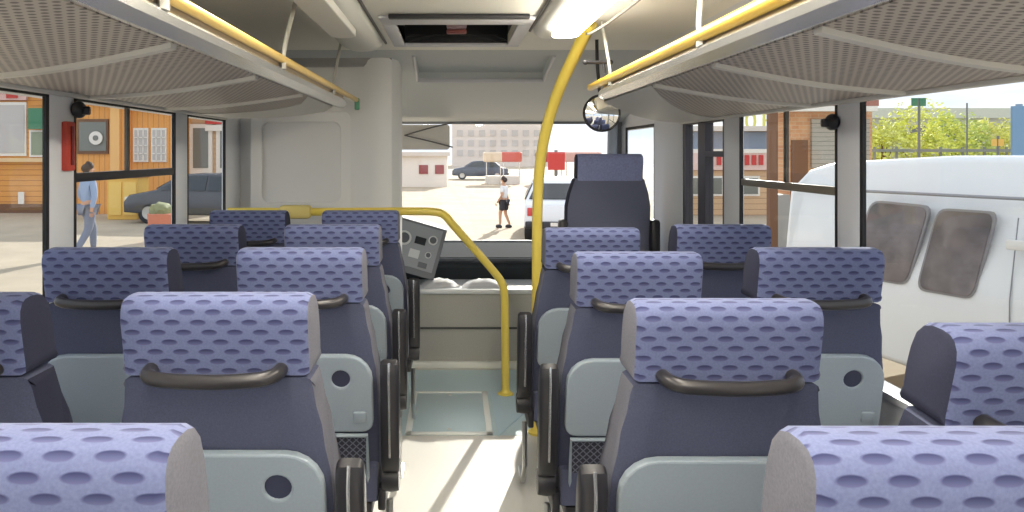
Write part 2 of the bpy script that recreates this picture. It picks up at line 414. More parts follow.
# ================================================================== luggage racks
def rack(side, name_label):
    s = side
    if s < 0: rx, rz, tx, tz, ux, uz, wx, wz, ye = -.555, 1.725, -.575, 1.677, -.60, 1.655, XL+.004, 1.620, 4.18
    else:     rx, rz, tx, tz, ux, uz, wx, wz, ye = .645, 1.727, .665, 1.680, .69, 1.657, XR-.004, 1.603, 4.40
    t = thing('luggage_rack', name_label, 'luggage rack', (wx, 0, wz))
    def L(x, y, z): return Vector((x-wx, y, z-wz))
    n = 8
    def prof(f=1, lift=0):     # underside curve from the rail side to the wall, slightly sagging
        return [(ux+(wx-ux)*k/n, uz+(wz-uz)*(k/n)-.012*math.sin(PI*k/n)+lift) for k in range(n+1)]
    # shelf in one closed sheet, front end rounded off in plan
    bm = nb(); ys = [YB+.02]+[ye-.75+.1*k for k in range(1, 0, -1)]
    P = prof(); Q = prof(lift=.016)
    def yend(k):               # plan outline of the front end
        f = k/n; return ye-(.50*(1-math.sqrt(max(0, 1-(1-f)**2.6)))) if s < 0 else ye-1.02*(1-f)**1.5
    rows = []
    for j in range(2):
        rows.append([(bm.verts.new(L(p[0], YB+.02 if j == 0 else yend(k), p[1])), bm.verts.new(L(q[0], YB+.02 if j == 0 else yend(k), q[1]))) for k, (p, q) in enumerate(zip(P, Q))])
    for k in range(n):
        a, b = rows[0][k], rows[0][k+1]; c, d = rows[1][k], rows[1][k+1]
        bm.faces.new((a[0], b[0], d[0], c[0])); bm.faces.new((a[1], c[1], d[1], b[1]))
        bm.faces.new((a[0], a[1], b[1], b[0])); bm.faces.new((c[0], d[0], d[1], c[1]))
    for r, q in ((0, 0), (n, n)):
        bm.faces.new((rows[0][r][0], rows[1][r][0], rows[1][r][1], rows[0][r][1]))
    obj('perforated_shelf', bm, PERF, t)
    # plain closing panel at the front of the shelf
    pl = mat('rack_plain_panel', (204, 202, 196), .45)
    bm = nb(); A = []; B = []
    for k in range(n+1):
        A.append(bm.verts.new(L(P[k][0], yend(k)+.004, P[k][1]-.004))); B.append(bm.verts.new(L(P[k][0], yend(k)-(.62 if s < 0 else .80)*(1-.25*k/n), P[k][1]-.004)))
    A2 = [bm.verts.new(v.co+Vector((0, 0, .024))) for v in A]; B2 = [bm.verts.new(v.co+Vector((0, 0, .003))) for v in B]
    for k in range(n):
        bm.faces.new((A[k], A[k+1], B[k+1], B[k])); bm.faces.new((A2[k], B2[k], B2[k+1], A2[k+1])); bm.faces.new((A[k], A2[k], A2[k+1], A[k+1])); bm.faces.new((B[k], B[k+1], B2[k+1], B2[k]))
    for k in (0, n): bm.faces.new((A[k], B[k], B2[k], A2[k]))
    obj('end_panel', bm, pl, t)
    # cross bars, running forward towards the wall
    outs = (-1.3, -.6, .1, .75, 1.35, 1.95, 2.62, 3.30) if s < 0 else (-1.3, -.6, .1, .62, 1.10, 1.66, 2.22, 2.80)
    for yo in outs:
        bm = nb(); cs = []
        sk = .36 if s < 0 else .26
        for k in range(n+1):
            y = yo-sk*(1-k/n)
            x, z = P[k]; hw_ = .018
            cs.append([bm.verts.new(L(x, y+dy, z+dz)) for dy, dz in ((-hw_, 0), (-hw_*.8, -.011), (hw_*.8, -.011), (hw_, 0))])
        for a, b in zip(cs, cs[1:]):
            for i in range(4): bm.faces.new((a[i], a[(i+1) % 4], b[(i+1) % 4], b[i]))
        bm.faces.new(cs[0]); bm.faces.new(cs[-1])
        obj('cross_bar', bm, pl, t)
    # outer fixing strip at the wall
    obj('wall_strip', tube(nb(), [L(wx-s*.012, YB+.02, wz-.002), L(wx-s*.012, ye, wz-.002)], .012, 8), pl, t)
    # aluminium front profile
    ye2 = ye-.40 if s < 0 else 3.20
    bm = nb()
    pr = [(.024, -.006), (.026, .012), (.014, .026), (-.006, .028), (-.022, .016), (-.026, -.004), (-.018, -.022), (.004, -.026)]
    rings = []
    for y, q in ((YB+.02, 1), (ye2, 1), (ye2+.12, .8), (ye2+.2, .3)):
        rings.append([bm.verts.new(L(tx+s*(1-q)*.03-s*px*q*1.0, y, tz+pz*q)) for px, pz in pr])
    for a, b in zip(rings, rings[1:]):
        for i in range(8): bm.faces.new((a[i], a[(i+1) % 8], b[(i+1) % 8], b[i]))
    bm.faces.new(rings[0]); bm.faces.new(rings[-1])
    obj('aluminium_profile', bm, ALU, t)
    rend = 4.28 if s < 0 else 3.50
    tube_r = .013 if s < 0 else .017
    obj('hand_rail', tube(nb(), [L(rx, YB+.02, rz), L(rx, rend-.03, rz), L(rx, rend, rz)], [tube_r, tube_r, tube_r*.7], 12), RAIL if s < 0 else mat('yellow_rail', (226, 186, 72), .35), t, )
    # fillet between the rail and the profile
    a, b = sorted((rx+s*.002, rx+s*.012))
    obj('rail_web', extrude(nb(), [L(rx+s*.004, YB+.03, rz-.008), L(tx+s*.0, YB+.03, tz+.02), L(tx+s*.012, YB+.03, tz+.02), L(rx+s*.012, YB+.03, rz-.008)], (0, ye2-YB, 0)), mat('web_brown', (150, 132, 106), .5), t, smooth=False)
    if s < 0:
        g = obj('end_cap', box(nb(), rx-wx-.014, rx-wx+.014, 4.27, 4.295, rz-wz-.055, rz-wz+.012, .005), mat('green_cap', (96, 160, 128), .5), t); g['label'] = 'green end cap'
    # hangers up to the ceiling
    for y0, y1 in (((-1.6, -1.3), (-.6, -.3), (.4, .7), (1.42, 1.72), (2.42, 2.76), (3.44, 3.86)) if s < 0 else ((-1.6, -1.5), (-.6, -.5), (.4, .4), (1.93, 1.93), (3.03, 3.25))):
        top = 1.99; xt = rx+s*.01 if s > 0 else rx-.03
        bm = nb(); pts = spline([L(rx, y0, rz-.03), L(rx-s*.0, y0+.01, rz+.03), L((rx+xt)/2, (y0+y1)/2, (rz+top)/2+.02), L(xt, y1, top)], 5)
        tube(bm, pts, [.020]*3+[.015]*(len(pts)-3), 8, flat=.45)
        obj('hanger', bm, mat('hanger_metal', (168, 166, 158), .4) , t)
    return t
rack(-1, 'long perforated luggage rack with a pale wood-yellow rail over the left windows')
rack(1, 'long perforated luggage rack with a bright yellow rail over the right windows')
# bags lying up in the racks
def bag(x, y, z, lbl, c, sx=.14, sy=.16, sz=.07, seed=1):
    t = thing('travel_bag', lbl, 'bag', (x, y, z))
    bm = nb(); bmesh.ops.create_uvsphere(bm, u_segments=20, v_segments=12, radius=1)
    rnd = random.Random(seed)
    for v in bm.verts:
        for i, q in enumerate((sx, sy, sz)):
            c_ = v.co[i]; v.co[i] = math.copysign(abs(c_)**.6, c_)*q
        v.co *= 1+rnd.uniform(-.02, .02); v.co.z += sz
    obj('bag_body', bm, mat(lbl, c, .8), t)
    obj('bag_handle', tube(nb(), spline([(-.06, 0, 2*sz-.01), (-.05, 0, 2*sz+.02), (.05, 0, 2*sz+.02), (.06, 0, 2*sz-.01)], 4), .007, 6), BLACK, t)
bag(-.93, 2.95, 1.655, 'black soft bag lying on the left luggage rack', (36, 34, 38), .24, .2, .05, 3)
bag(.98, 1.78, 1.66, 'dark green soft bag lying on the right luggage rack', (40, 48, 44), .2, .2, .07, 5)
# coat hook on the second right hanger
t = thing('coat_hook', 'black T-shaped coat hook at the top of the right rack hanger by the mirror', 'coat hook', (.60, 3.10, 1.80))
bm = nb(); tube(bm, [(-.045, 0, .0), (.06, 0, .0)], .008, 8); bmesh.ops.create_uvsphere(bm, u_segments=8, v_segments=6, radius=.011, matrix=Matrix.Translation((-.045, 0, 0))); bmesh.ops.create_uvsphere(bm, u_segments=8, v_segments=6, radius=.011, matrix=Matrix.Translation((.06, 0, 0)))
obj('cross_piece', bm, BLACK, t)
obj('hook_stem', tube(nb(), [(.03, 0, 0), (.035, .0, -.045)], .006, 8), BLACK, t)
# ================================================================== driver's partition
t = thing('driver_partition', "tall light grey moulded partition behind the driver's place with a rounded inner column", 'partition', (-.8, 4.4, 0))
def PP(x, y): return (x+.8, y-4.4)
bm = nb()
plan = [(XL+.005, 4.50), (-1.22, 4.46), (-1.16, 4.43), (-.62, 4.40), (-.56, 4.385), (-.50, 4.35), (-.42, 4.335), (-.36, 4.35), (-.325, 4.40), (-.318, 4.47), (-.318, 4.62), (-.36, 4.64), (-.36, 4.50), (-.60, 4.47), (XL+.005, 4.56)]
extrude(bm, [(PP(*p)[0], PP(*p)[1], 0) for p in plan], (0, 0, 2.0))
obj('panel_body', bm, WALL, t)
fr = curve_plate('raised_frame', [rrect(-.40, .19, .92, 1.66, .05), rrect(-.345, .135, 1.12, 1.61, .05)], .009, .008, WALL, t)
fr.location = (0, .014, 0)
# grey boxed trim where the partition meets the ceiling
obj('top_cove', extrude(nb(), [(PP(XL+.26, 4.34)[0], -.06, 2.0), (PP(-.36, 4.34)[0], -.06, 2.0), (PP(-.36, 4.3)[0], -.04, 1.93), (PP(XL+.26, 4.3)[0], -.02, 1.93)], (0, .05, 0)), mat('cove_grey', (150, 150, 148), .5), t, smooth=False)
# ================================================================== yellow rails
t = thing('guard_rail', 'bent yellow guard rail running from the partition down to the aisle floor', 'rail', (.308, 4.34, 0))
pts = spline([(-1.27, 4.18, 1.088), (-.6, 4.18, 1.088), (-.25, 4.19, 1.09), (-.10, 4.2, 1.085), (-.045, 4.21, 1.062), (.0, 4.22, 1.01), (.12, 4.26, .87), (.245, 4.31, .72), (.285, 4.32, .66), (.300, 4.33, .60), (.305, 4.34, .45), (.308, 4.34, .02)], 7)
obj('bent_tube', tube(nb(), [p-Vector((.308, 4.34, 0)) for p in pts], .023, 14), YEL, t)
obj('floor_flange', lathe(nb(), [(.045, 0), (.045, .012), (.03, .02), (.024, .035)]), YEL, t)
pd = obj('padded_sleeve', box(nb(), -.98-.308, -.80-.308, -.20, -.12, 1.05, 1.125, .02), mat('yellow_pad', (226, 206, 128), .6), t); pd['label'] = 'pale yellow padded sleeve'
t = thing('grab_pole', 'tall yellow grab pole curving up to the ceiling on the right of the aisle', 'grab pole', (.425, 3.75, 0))
pts = spline([(.425, 3.75, .0), (.425, 3.75, .8), (.43, 3.75, 1.2), (.445, 3.72, 1.42), (.478, 3.66, 1.60), (.52, 3.56, 1.75), (.565, 3.45, 1.87), (.60, 3.34, 1.965), (.615, 3.30, 2.0)], 7)
obj('curved_tube', tube(nb(), [p-Vector((.425, 3.75, 0)) for p in pts], [.025+.005*i/(len(pts)-1) for i in range(len(pts))], 14), YEL, t)
obj('floor_flange', lathe(nb(), [(.045, 0), (.045, .012), (.03, .02), (.024, .035)]), YEL, t)
cb = obj('loose_cable', tube(nb(), [p-Vector((.425, 3.75, 0)) for p in spline([(.60, 3.32, 1.955), (.585, 3.15, 1.93), (.60, 2.9, 1.925), (.63, 2.5, 1.94), (.66, 2.2, 1.965)], 6)], .006, 6), mat('cable_grey', (120, 116, 108), .5), t); cb['label'] = 'thin grey cable'
# ================================================================== interior mirror
t = thing('interior_mirror', 'round black-rimmed interior mirror hanging below the front end of the right rack', 'mirror', (.735, 3.66, 1.617))
t.scale = (.80, .80, .80)
bm = nb(); prof = [(.001, .045), (.07, .042), (.105, .02), (.118, -.005), (.112, -.012), (.104, -.008)]
lathe(bm, prof, n=28, axis='y'); obj('mirror_shell', bm, BLACK, t)
bm = nb(); rr = [(.103*k/8, -.012-.022*(1-(k/8)**2)) for k in range(8, 0, -1)]; lathe(bm, rr+[(.0005, -.034)], n=28, axis='y')
obj('mirror_glass', bm, mat('mirror_chrome', (245, 245, 245), .03, 1), t)
obj('mirror_arm', tube(nb(), spline([(0, .04, .06), (0, .06, .14), (-.02, .03, .3), (-.03, 0, .455)], 5), .011, 8), BLACK, t)
# ================================================================== dashboard and front area
t = thing('dashboard', 'grey dashboard under the windshield with instrument panel', 'dashboard', (0, 5.6, 0))
bm = nb()
extrude(bm, [(XL+.02, -.30, .60), (XL+.02, -.24, .665), (XL+.02, .38, .70), (XL+.02, .38, .1), (XL+.02, -.22, .1)], (XR-XL-.30, 0, 0))
obj('dash_body', bm, DASH, t, smooth=False)
ridge = obj('dash_ridge', tube(nb(), [(-.45, -.27, .645), (1.05, -.27, .645)], .02, 8), mat('dash_dark', (66, 70, 78), .5), t)
# instrument pod: tilted face towards the cabin
pod = thing('instrument_console', "grey instrument console with round dial and dark display beside the yellow rail", 'instrument console', (-.408, 4.98, .0))
pod.rotation_euler = (0, math.radians(16), 0)
bm = nb()
extrude(bm, [(-.75, -.02, .62), (-.75, .12, .955), (-.75, .24, .965), (-.75, .29, .60)], (.86, 0, 0))
body = obj('console_body', bm, mat('console_grey', (104, 108, 116), .5), pod, smooth=False)
def onface(u, v, off=0):      # point on the tilted face: u across, v up the slope (0..1)
    return Vector((u, -.02+.14*v-off*.92, .62+.335*v+off*.38))
def facebox(name, u0, u1, v0, v1, th, m, lbl=None):
    bm = nb(); q = [onface(u0, v0), onface(u1, v0), onface(u1, v1), onface(u0, v1)]
    extrude(bm, q, Vector((0, -.92, .38))*th); o = obj(name, bm, m, pod, smooth=False)
    if lbl: o['label'] = lbl
    return o
facebox('face_plate', -.30, .085, .12, .95, .006, mat('console_face', (140, 146, 154), .45))
facebox('display', -.085, -.01, .58, .72, .012, mat('display_dark', (30, 34, 42), .2))
facebox('switch_row', -.10, -.03, .30, .46, .012, mat('switch_light', (196, 200, 204), .4))
facebox('switch_row', -.02, .04, .16, .26, .012, mat('switch_dark', (84, 90, 100), .4))
def dial(u, v, r):
    bm = nb(); lathe(bm, [(r, 0), (r, .014), (r*.8, .018), (r*.78, .010)], n=20)
    o = obj('dial', bm, mat('dial_rim', (212, 214, 216), .35), pod); o.location = onface(u, v, .004); o.rotation_euler = (math.radians(67.5), 0, 0)
    p = obj('dial_face', lathe(nb(), [(r*.72, .008), (r*.72, .014), (.001, .014)], n=20), mat('dial_dark', (70, 76, 86), .4), o)
dial(.035, .72, .032); dial(.03, .42, .022); dial(-.16, .62, .05)
# engine cover
t = thing('engine_cover', 'low grey carpeted engine cover with a light top at the front of the aisle', 'engine cover', (.0, 5.05, 0))
bm = nb()
extrude(bm, [(-.95, -.15, 0), (-.95, -.15, .50), (-.95, .22, .52), (-.95, .22, 0)], (1.57, 0, 0)); obj('cover_box', bm, COVER, t, smooth=False)
obj('cover_top', box(nb(), -.96, .63, -.175, .22, .488, .522, .012), mat('cover_top_light', (212, 214, 216), .4), t)
obj('cover_seam', box(nb(), -.95, .62, -.158, -.149, .255, .268), mat('seam_dark', (80, 80, 78), .7), t, smooth=False)
obj('base_strip', box(nb(), -.95, .62, -.19, -.145, .0, .045, .01), mat('base_strip_light', (226, 226, 218), .4), t)
# papers on the cover
pm = mat('white_paper', (244, 244, 246), .7)
for i, (x, y, a, lb, sz) in enumerate(((-.09, 5.02, .2, 'crumpled white paper lying left on the light engine cover top', 1), (.21, 5.0, -.1, 'curled white paper lying right on the engine cover beside the yellow rail', 1.2))):
    bm = nb(); n = 8; rnd = random.Random(i)
    g = [[bm.verts.new(((u/n-.5)*.24*sz, (v/n-.5)*.2, .004+.035*math.sin(PI*u/n)*math.sin(PI*v/n)+abs(.014*math.sin(u*1.3+v*.6+i))*min(1, u, v, n-u, n-v))) for u in range(n+1)] for v in range(n+1)]
    for v in range(n):
        for u in range(n): bm.faces.new((g[v][u], g[v][u+1], g[v+1][u+1], g[v+1][u]))
    bmesh.ops.solidify(bm, geom=bm.faces[:], thickness=.0015)
    o = tag(obj('paper', bm, pm), lb, 'paper'); o.location = (x, y, .5225); o.rotation_euler = (0, 0, a)
# floor hatch at the front of the aisle
t = thing('floor_hatch', 'rectangular sky-tinted grey floor hatch with white edging in the front aisle', 'floor hatch', (-.02, 4.05, 0))
ft = mat('floor_sky_tint', (180, 200, 208), .3, noise=.05, nscale=150)  # reflected blue of the sky is put into this floor colour
obj('hatch_lid', box(nb(), -.19, .19, -.30, .30, .001, .008, .002), ft, t)
wt = mat('white_edging', (232, 234, 232), .4)
for x in (-.205, .205): obj('edge_strip', box(nb(), x-.016, x+.016, -.33, .33, .001, .012, .003), wt, t)
for y in (-.318, .318): obj('edge_strip', box(nb(), -.22, .22, y-.012, y+.012, .001, .012, .003), wt, t)
for x, y in ((0, .27), (0, -.27)): obj('screw', lathe(nb(), [(.012, .008), (.010, .012)], (x, y, 0), 10), STEEL, t)
t = obj('floor_mat', extrude(nb(), [(.225, 3.70, .001), (.40, 4.05, .001), (.36, 4.30, .001), (.225, 4.36, .001)], (0, 0, .006)), mat('mat_lightblue', (176, 200, 214), .4), smooth=False)
tag(t, 'pale blue triangular floor piece beside the floor hatch at the foot of the rail', 'floor mat')
struct('trim_4', box(nb(), XL+.02, .65, 3.72, 4.84, .0, .001), ft, smooth=False)  # front floor sheet carrying the painted blue sky reflection
# sun visor with its wire bracket
t = thing('sun_visor', 'beige sun visor with a bent wire bracket hanging at the top left of the windshield', 'sun visor', (-.17, 5.86, 1.64))
v = curve_plate('visor_panel', [rrect(-.40, .14, -.19, .0, .02)], .007, .004, mat('visor_beige', (228, 221, 210), .7), t)
obj('wire_bracket', tube(nb(), spline([(.17, -.03, .02), (0, -.03, -.02), (-.19, -.03, -.075), (-.19, -.03, -.085), (0, -.03, -.13), (.17, -.03, -.175)], 5), .006, 6), mat('wire_grey', (110, 106, 100), .5), t)
# ================================================================== seats
def lean(z): return (1.15-z)*.20
def body_hw(z):
    z += .013
    T = [(.38, .226), (.62, .229), (.76, .225), (.88, .209), (.96, .194), (1.01, .188), (1.2, .188)]
    for (a, p), (b, q) in zip(T, T[1:]):
        if z <= b: f = max(0, (z-a)/(b-a)); f = f*f*(3-2*f); return p+(q-p)*f
    return .186
def make_seat(label, arm, group, side_m):
    """arm: +1 / -1 side of the folded armrest, 0 none.  Top of the back at y=0, facing +y"""
    t = thing('passenger_seat', label, 'bus seat', group=group)
    zs = [.36, .46, .56, .66, .72, .78, .83, .88, .92, .96, .985]
    prof = [(lean(z)+.004, z) for z in zs]+[(lean(z)+.004+th, z) for z, th in zip(reversed(zs), (.10, .103, .106, .11, .115, .12, .125, .13, .14, .13, .10))]
    obj('backrest', slab(nb(), prof, body_hw), [NAVY, side_m], t)
    # head section: rolled over at the top, thicker towards the front
    hp = [(.0335, .990), (.0285, 1.01), (.022, 1.04), (.016, 1.07), (.010, 1.10), (.010, 1.122), (.017, 1.138), (.030, 1.147), (.050, 1.150), (.075, 1.149), (.098, 1.142), (.118, 1.124), (.132, 1.095), (.142, 1.06), (.148, 1.02), (.150, .990)]
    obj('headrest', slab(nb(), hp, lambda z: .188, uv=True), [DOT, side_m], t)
    # grab handle
    hpnt = spline([(-.128, .050, 1.004), (-.128, .016, 1.003), (-.118, -.008, 1.000), (-.085, -.018, .996), (0, -.021, .993), (.085, -.018, .996), (.118, -.008, 1.000), (.128, .016, 1.003), (.128, .050, 1.004)], 4)
    obj('grab_handle', tube(nb(), hpnt, .0145, 10), HAND, t)
    # folding tray with cup hole
    tr = curve_plate('folding_tray', [rrect(-.205, .205, -.125, .115, (.03, .03, .075, .075)), circ(.115, .045, .033)], .006, .005, TRAY, t)
    tr.location = (0, lean(.715)-.010, .712); tr.rotation_euler = (math.atan(.20), 0, 0)
    cup = obj('cup_recess', lathe(nb(), [(.034, 0.002), (.033, .012), (.001, .012)], n=20, axis='y'), HOLE, tr); cup.location = (.115, -.006, .045)
    ck = obj('tray_catch', box(nb(), .15, .19, -.018, -.004, -.095, -.06, .006), TRAY, tr)
    # magazine net
    net = obj('magazine_net', box(nb(), -.19, .19, -.012, .004, -.10, .10, .004), NET, t)
    net.location = (0, lean(.47)-.006, .472); net.rotation_euler = (math.atan(.20), 0, 0)
    bm = nb(); tube(bm, [(-.19, -.014, -.09), (-.19, -.014, .105), (.19, -.014, .105), (.19, -.014, -.09)], .007, 6); obj('net_frame', bm, TRAY, net)
    # cushion and pedestal
    cp = [(.12, .36), (.12, .47), (.16, .485), (.50, .49), (.57, .475), (.60, .44), (.59, .38), (.55, .345), (.16, .34)]
    obj('seat_cushion', slab(nb(), cp, lambda z: .222), [NAVY, side_m], t)
    bm = nb(); box(bm, -.20, .20, .14, .54, .30, .345, .006); obj('seat_frame', bm, BLACK, t)
    for x in (-.13, .13):
        bm = nb(); box(bm, x-.022, x+.022, .22, .44, .02, .30, .006); box(bm, x-.05, x+.05, .16, .50, .001, .024, .006)
        l = obj('leg', bm, mat('leg_metal', (150, 150, 154), .35, .7), t)
    if arm:
        a = arm
        # armrest folded up along the back
        up = [(0, -.02), (.03, 0), (.045, .03), (.047, .26), (.038, .31), (.018, .34), (-.008, .335), (-.022, .30), (-.03, .05), (-.02, .0)]
        bm = nb(); slab(bm, up, lambda z: .028, edge=((0, .010), (.003, .004), (.010, 0)), side_mi=0, ns=2)
        ar = obj('armrest', bm, BLACK, t); ar.location = (a*.262, .10, .475); ar.rotation_euler = (math.atan(.16), 0, 0)
        bm = nb(); tube(bm, [(a*.0, -.033, .05), (a*.0, -.027, .30), (a*.0, -.010, .340)], .004, 6)
        obj('armrest_trim', bm, ALU, ar)['label'] = 'silver trim line'
        bm = nb(); lathe(bm, [(.001, -.03), (.038, -.028), (.042, 0), (.038, .024), (.001, .026)], n=18, axis='x'); p = obj('armrest_pivot', bm, BLACK, t)
        p.location = (a*.262, .13, .43)
        bm = nb(); box(bm, a*.232-.012, a*.232+.012, .12, .52, .33, .40, .006); obj('side_cover', bm, BLACK, t)
        bm = nb(); tube(bm, [(a*.25, .20, .33), (a*.252, .17, .16), (a*.25, .28, .05), (a*.25, .40, .05)], .011, 8); obj('recline_lever', bm, STEEL, t)
    return t
GA = 'seats along the left of the aisle'; GB = 'seats along the left windows'; GC = 'seats along the right of the aisle'; GD = 'seats along the right windows'
La = make_seat('nearest left aisle seat, only its dotted headrest seen in the bottom left corner', 1, GA, GRAYF)
Ra = make_seat('nearest right aisle seat, its dotted headrest filling the bottom right corner', -1, GC, GRAYF)
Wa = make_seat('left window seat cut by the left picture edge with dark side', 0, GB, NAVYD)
def put(proto, x, d, first=False, label=None, group=None, rx=0, z=0):
    o = proto if first else copy_tree(proto)
    o.location = (x, d, z-.013); o.rotation_euler = (rx, 0, 0)
    if label: o['label'] = label
    if group: o['group'] = group
    return o
P = .72
put(La, -.462, .70, True); put(Ra, .535, P, True); Ra.location.y = .70; Ra.location.z = -.016; La.location.z = -.013; put(Wa, -1.035, 2*P, True)
for i, (x, lb) in enumerate(((-.470, 'large left aisle seat with full curved handle, second from the camera'),
        (-.452, 'left aisle seat third from the camera, ahead of the full-handled one'),
        (-.475, 'left aisle seat fourth from the camera, mostly hidden behind the third'),
        (-.455, 'foremost left aisle seat by the partition column'))):
    put(La, x, P*(i+2), label=lb)
for i, (x, lb) in enumerate(((-1.025, 'left window seat with a pale handle, nearest one wholly in view'),
        (-1.025, 'left window seat next to last from the partition'),
        (-1.005, 'foremost left window seat against the light grey partition'))):
    put(Wa, x, P*(i+3), label=lb)
for i, (x, lb) in enumerate(((.545, 'large right aisle seat with full curved handle, second from the camera'),
        (.550, 'right aisle seat third from the camera, ahead of the full-handled one'),
        (.548, 'foremost right aisle seat beside the yellow grab pole'))):
    put(Ra, x, P*(i+2), label=lb, z=-.013)
put(Wa, .958, 1.20, label='reclined right window seat at the right picture edge with a black side', group=GD, rx=math.radians(4), z=.008)
for i, (x, lb) in enumerate(((1.085, 'right window seat with pale handle and cup-hole tray beside the large window'),
        (1.062, 'foremost right window seat below the shop view, beside the door'))):
    put(Wa, x, P*(i+3), label=lb, group=GD)
# guide seat at the front right
t = thing('guide_seat', 'tall navy guide seat with a high back standing alone by the windshield on the right', 'guide seat', (.985, 4.62, .26))
zs = [.40, .50, .62, .72, .82, .90, 1.0]
def ghw(z): return [(.265), (.262)][0] if z < .85 else .265-(z-.85)*.30
prof = [((1.15-z)*.12+.01, z) for z in zs]+[((1.15-z)*.12+.14, z) for z in reversed(zs)]
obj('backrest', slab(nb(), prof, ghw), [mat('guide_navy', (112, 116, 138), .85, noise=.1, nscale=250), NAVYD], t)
hp = [(.026, .985), (.016, 1.03), (.004, 1.09), (.004, 1.125), (.014, 1.145), (.035, 1.155), (.10, 1.155), (.13, 1.14), (.142, 1.10), (.148, 1.03), (.145, .985)]
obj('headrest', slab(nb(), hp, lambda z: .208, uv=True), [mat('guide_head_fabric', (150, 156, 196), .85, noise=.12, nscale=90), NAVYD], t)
for s in (-1, 1):
    ar = obj('armrest', box(nb(), s*.29-.03, s*.29+.03, .02, .10, .42, .74, .02), BLACK, t)
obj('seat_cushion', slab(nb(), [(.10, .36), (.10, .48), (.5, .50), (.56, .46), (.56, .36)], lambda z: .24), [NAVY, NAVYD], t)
bm = nb(); box(bm, -.16, .16, .12, .46, .02, .36, .01); box(bm, -.24, .24, .04, .54, 0, .03, .006); obj('seat_pedestal', bm, BLACK, t)
struct('trim_5', box(nb(), .66, XR, 4.46, 5.40, 0, .26, .006), COVER)   # raised front platform
# ================================================================== small things on the pillars
t = thing('fire_hammer', 'red case holding a safety hammer on the left window pillar', 'safety hammer', (XL+.004, 2.475, 1.36))
obj('hammer_case', box(nb(), 0, .020, -.03, .03, 0, .165, .006), mat('red_case', (200, 74, 58), .5), t)
obj('hammer_grip', tube(nb(), [(.024, 0, .02), (.024, 0, .15)], .006, 8), mat('red_dark', (130, 40, 34), .5), t)
def knob(x, y, z, lb):
    t = thing('window_latch', lb, 'window latch', (x, y, z)); s = 1 if x < 0 else -1
    bm = nb(); bmesh.ops.create_uvsphere(bm, u_segments=14, v_segments=10, radius=.03)
    for v in bm.verts: v.co.y *= 1.3; v.co.x *= .7; v.co.x += s*.012
    obj('latch_body', bm, BLACK, t)
    obj('latch_grip', box(nb(), *sorted((s*.02, s*.05)), -.012, .012, -.018, .012, .006), BLACK, t)
knob(XL+.006, 2.535, 1.568, 'black window latch above the red hammer case at the left')
knob(XR-.008, 2.635, 1.53, 'black window latch at the top corner of the right middle window')
# ================================================================== OUTSIDE
gm = mat('sandy_asphalt', (180, 165, 143), .9, noise=.12, nscale=.8)
struct('ground', box(nb(), -60, 60, -15, 140, GZ-.2, GZ), gm, smooth=False)
def X(px, d): return (px-453)*d/740
def Z(py, d): return CZ+(153-py)*d/740
def block(parent, name, px0, px1, py0, py1, d, m, depth=.1, bev=0, lbl=None):
    """box on a facade of a thing whose empty stands at (ox, oy, GZ); depth goes away from the bus"""
    ox, oy, oz = parent.location
    z0 = max(GZ, Z(py1, d))
    o = obj(name, box(nb(), X(px0, d)-ox, X(px1, d)-ox, d-oy, d-oy+depth, z0-oz, Z(py0, d)-oz, bev), m, parent, smooth=False)
    if lbl: o['label'] = lbl
    return o
def planks(name, c, c2, vert=False, pitch=.18):
    m = bpy.data.materials.new(name); m.use_nodes = True; t = m.node_tree; b = t.nodes['Principled BSDF']
    tc = t.nodes.new('ShaderNodeTexCoord'); sp = t.nodes.new('ShaderNodeSeparateXYZ'); t.links.new(tc.outputs['Object'], sp.inputs[0])
    q = M(t, 'DIVIDE', sp.outputs[0 if vert else 2], pitch); g = M(t, 'LESS_THAN', M(t, 'FRACT', q), .12)
    n = t.nodes.new('ShaderNodeTexNoise'); n.inputs['Scale'].default_value = 1.5; t.links.new(tc.outputs['Object'], n.inputs[0])
    base = mixc(t, n.outputs[0], rgb(*c), rgb(*[min(255, int(v*1.1)) for v in c]))
    t.links.new(mixc(t, g, base, rgb(*c2)), b.inputs['Base Color']); b.inputs['Roughness'].default_value = .7; return m
ORG = planks('orange_planks', (214, 150, 78), (170, 110, 60)); ORV = planks('orange_boards', (222, 158, 84), (186, 128, 68), True)
TAN = planks('tan_boards', (200, 168, 132), (168, 134, 104)); YELB = mat('yellow_board', (236, 190, 92), .6)
WIN = mat('shop_glass', (120, 122, 116), .1); WINL = mat('pale_glass', (196, 190, 186), .15); WHT = mat('white_frame', (235, 230, 222), .5)
RED = mat('red_sign', (200, 62, 56), .5); GREEN = mat('green_sign', (64, 128, 96), .5); BRN = mat('brown_wood', (120, 84, 60), .7)
ROOF = mat('pale_roof', (214, 206, 198), .6)
def shop(px0, px1, top, d, label, wallm, depth=4):
    t = thing('market_kiosk', label, 'kiosk', (X((px0+px1)/2, d), d+depth/2, GZ), group=None)
    block(t, 'wall', px0, px1, top, 400, d, wallm, depth)
    block(t, 'roof', px0-1, px1+1, top-5, top, d-.4, ROOF, depth+.5)
    return t
d = 25
t = shop(-75, 56, 88, d, 'long orange plank market hall with glazed upper front, seen through the first left window', ORG)
for a, b in ((-70, -40), (-38, -6), (-3, 26)):
    f = block(t, 'window', a, b, 102, 156, d-.06, WHT, .08); g = block(t, 'pane', a+2, b-2, 105, 153, d-.08, WINL, .05); g.parent = f; g.location = (0, 0, 0)
f = block(t, 'window', 29, 45, 130, 157, d-.06, WHT, .08); g = block(t, 'pane', 31, 43, 132, 155, d-.08, mat('greenish_glass', (140, 150, 124), .2), .05); g.parent = f
block(t, 'hanging_sign', 28, 46, 108, 129, d-.3, GREEN, .1, lbl='green shop sign')
block(t, 'sign_band', -60, 26, 88, 100, d-.15, mat('pinkish_banner', (226, 190, 184), .6), .1)
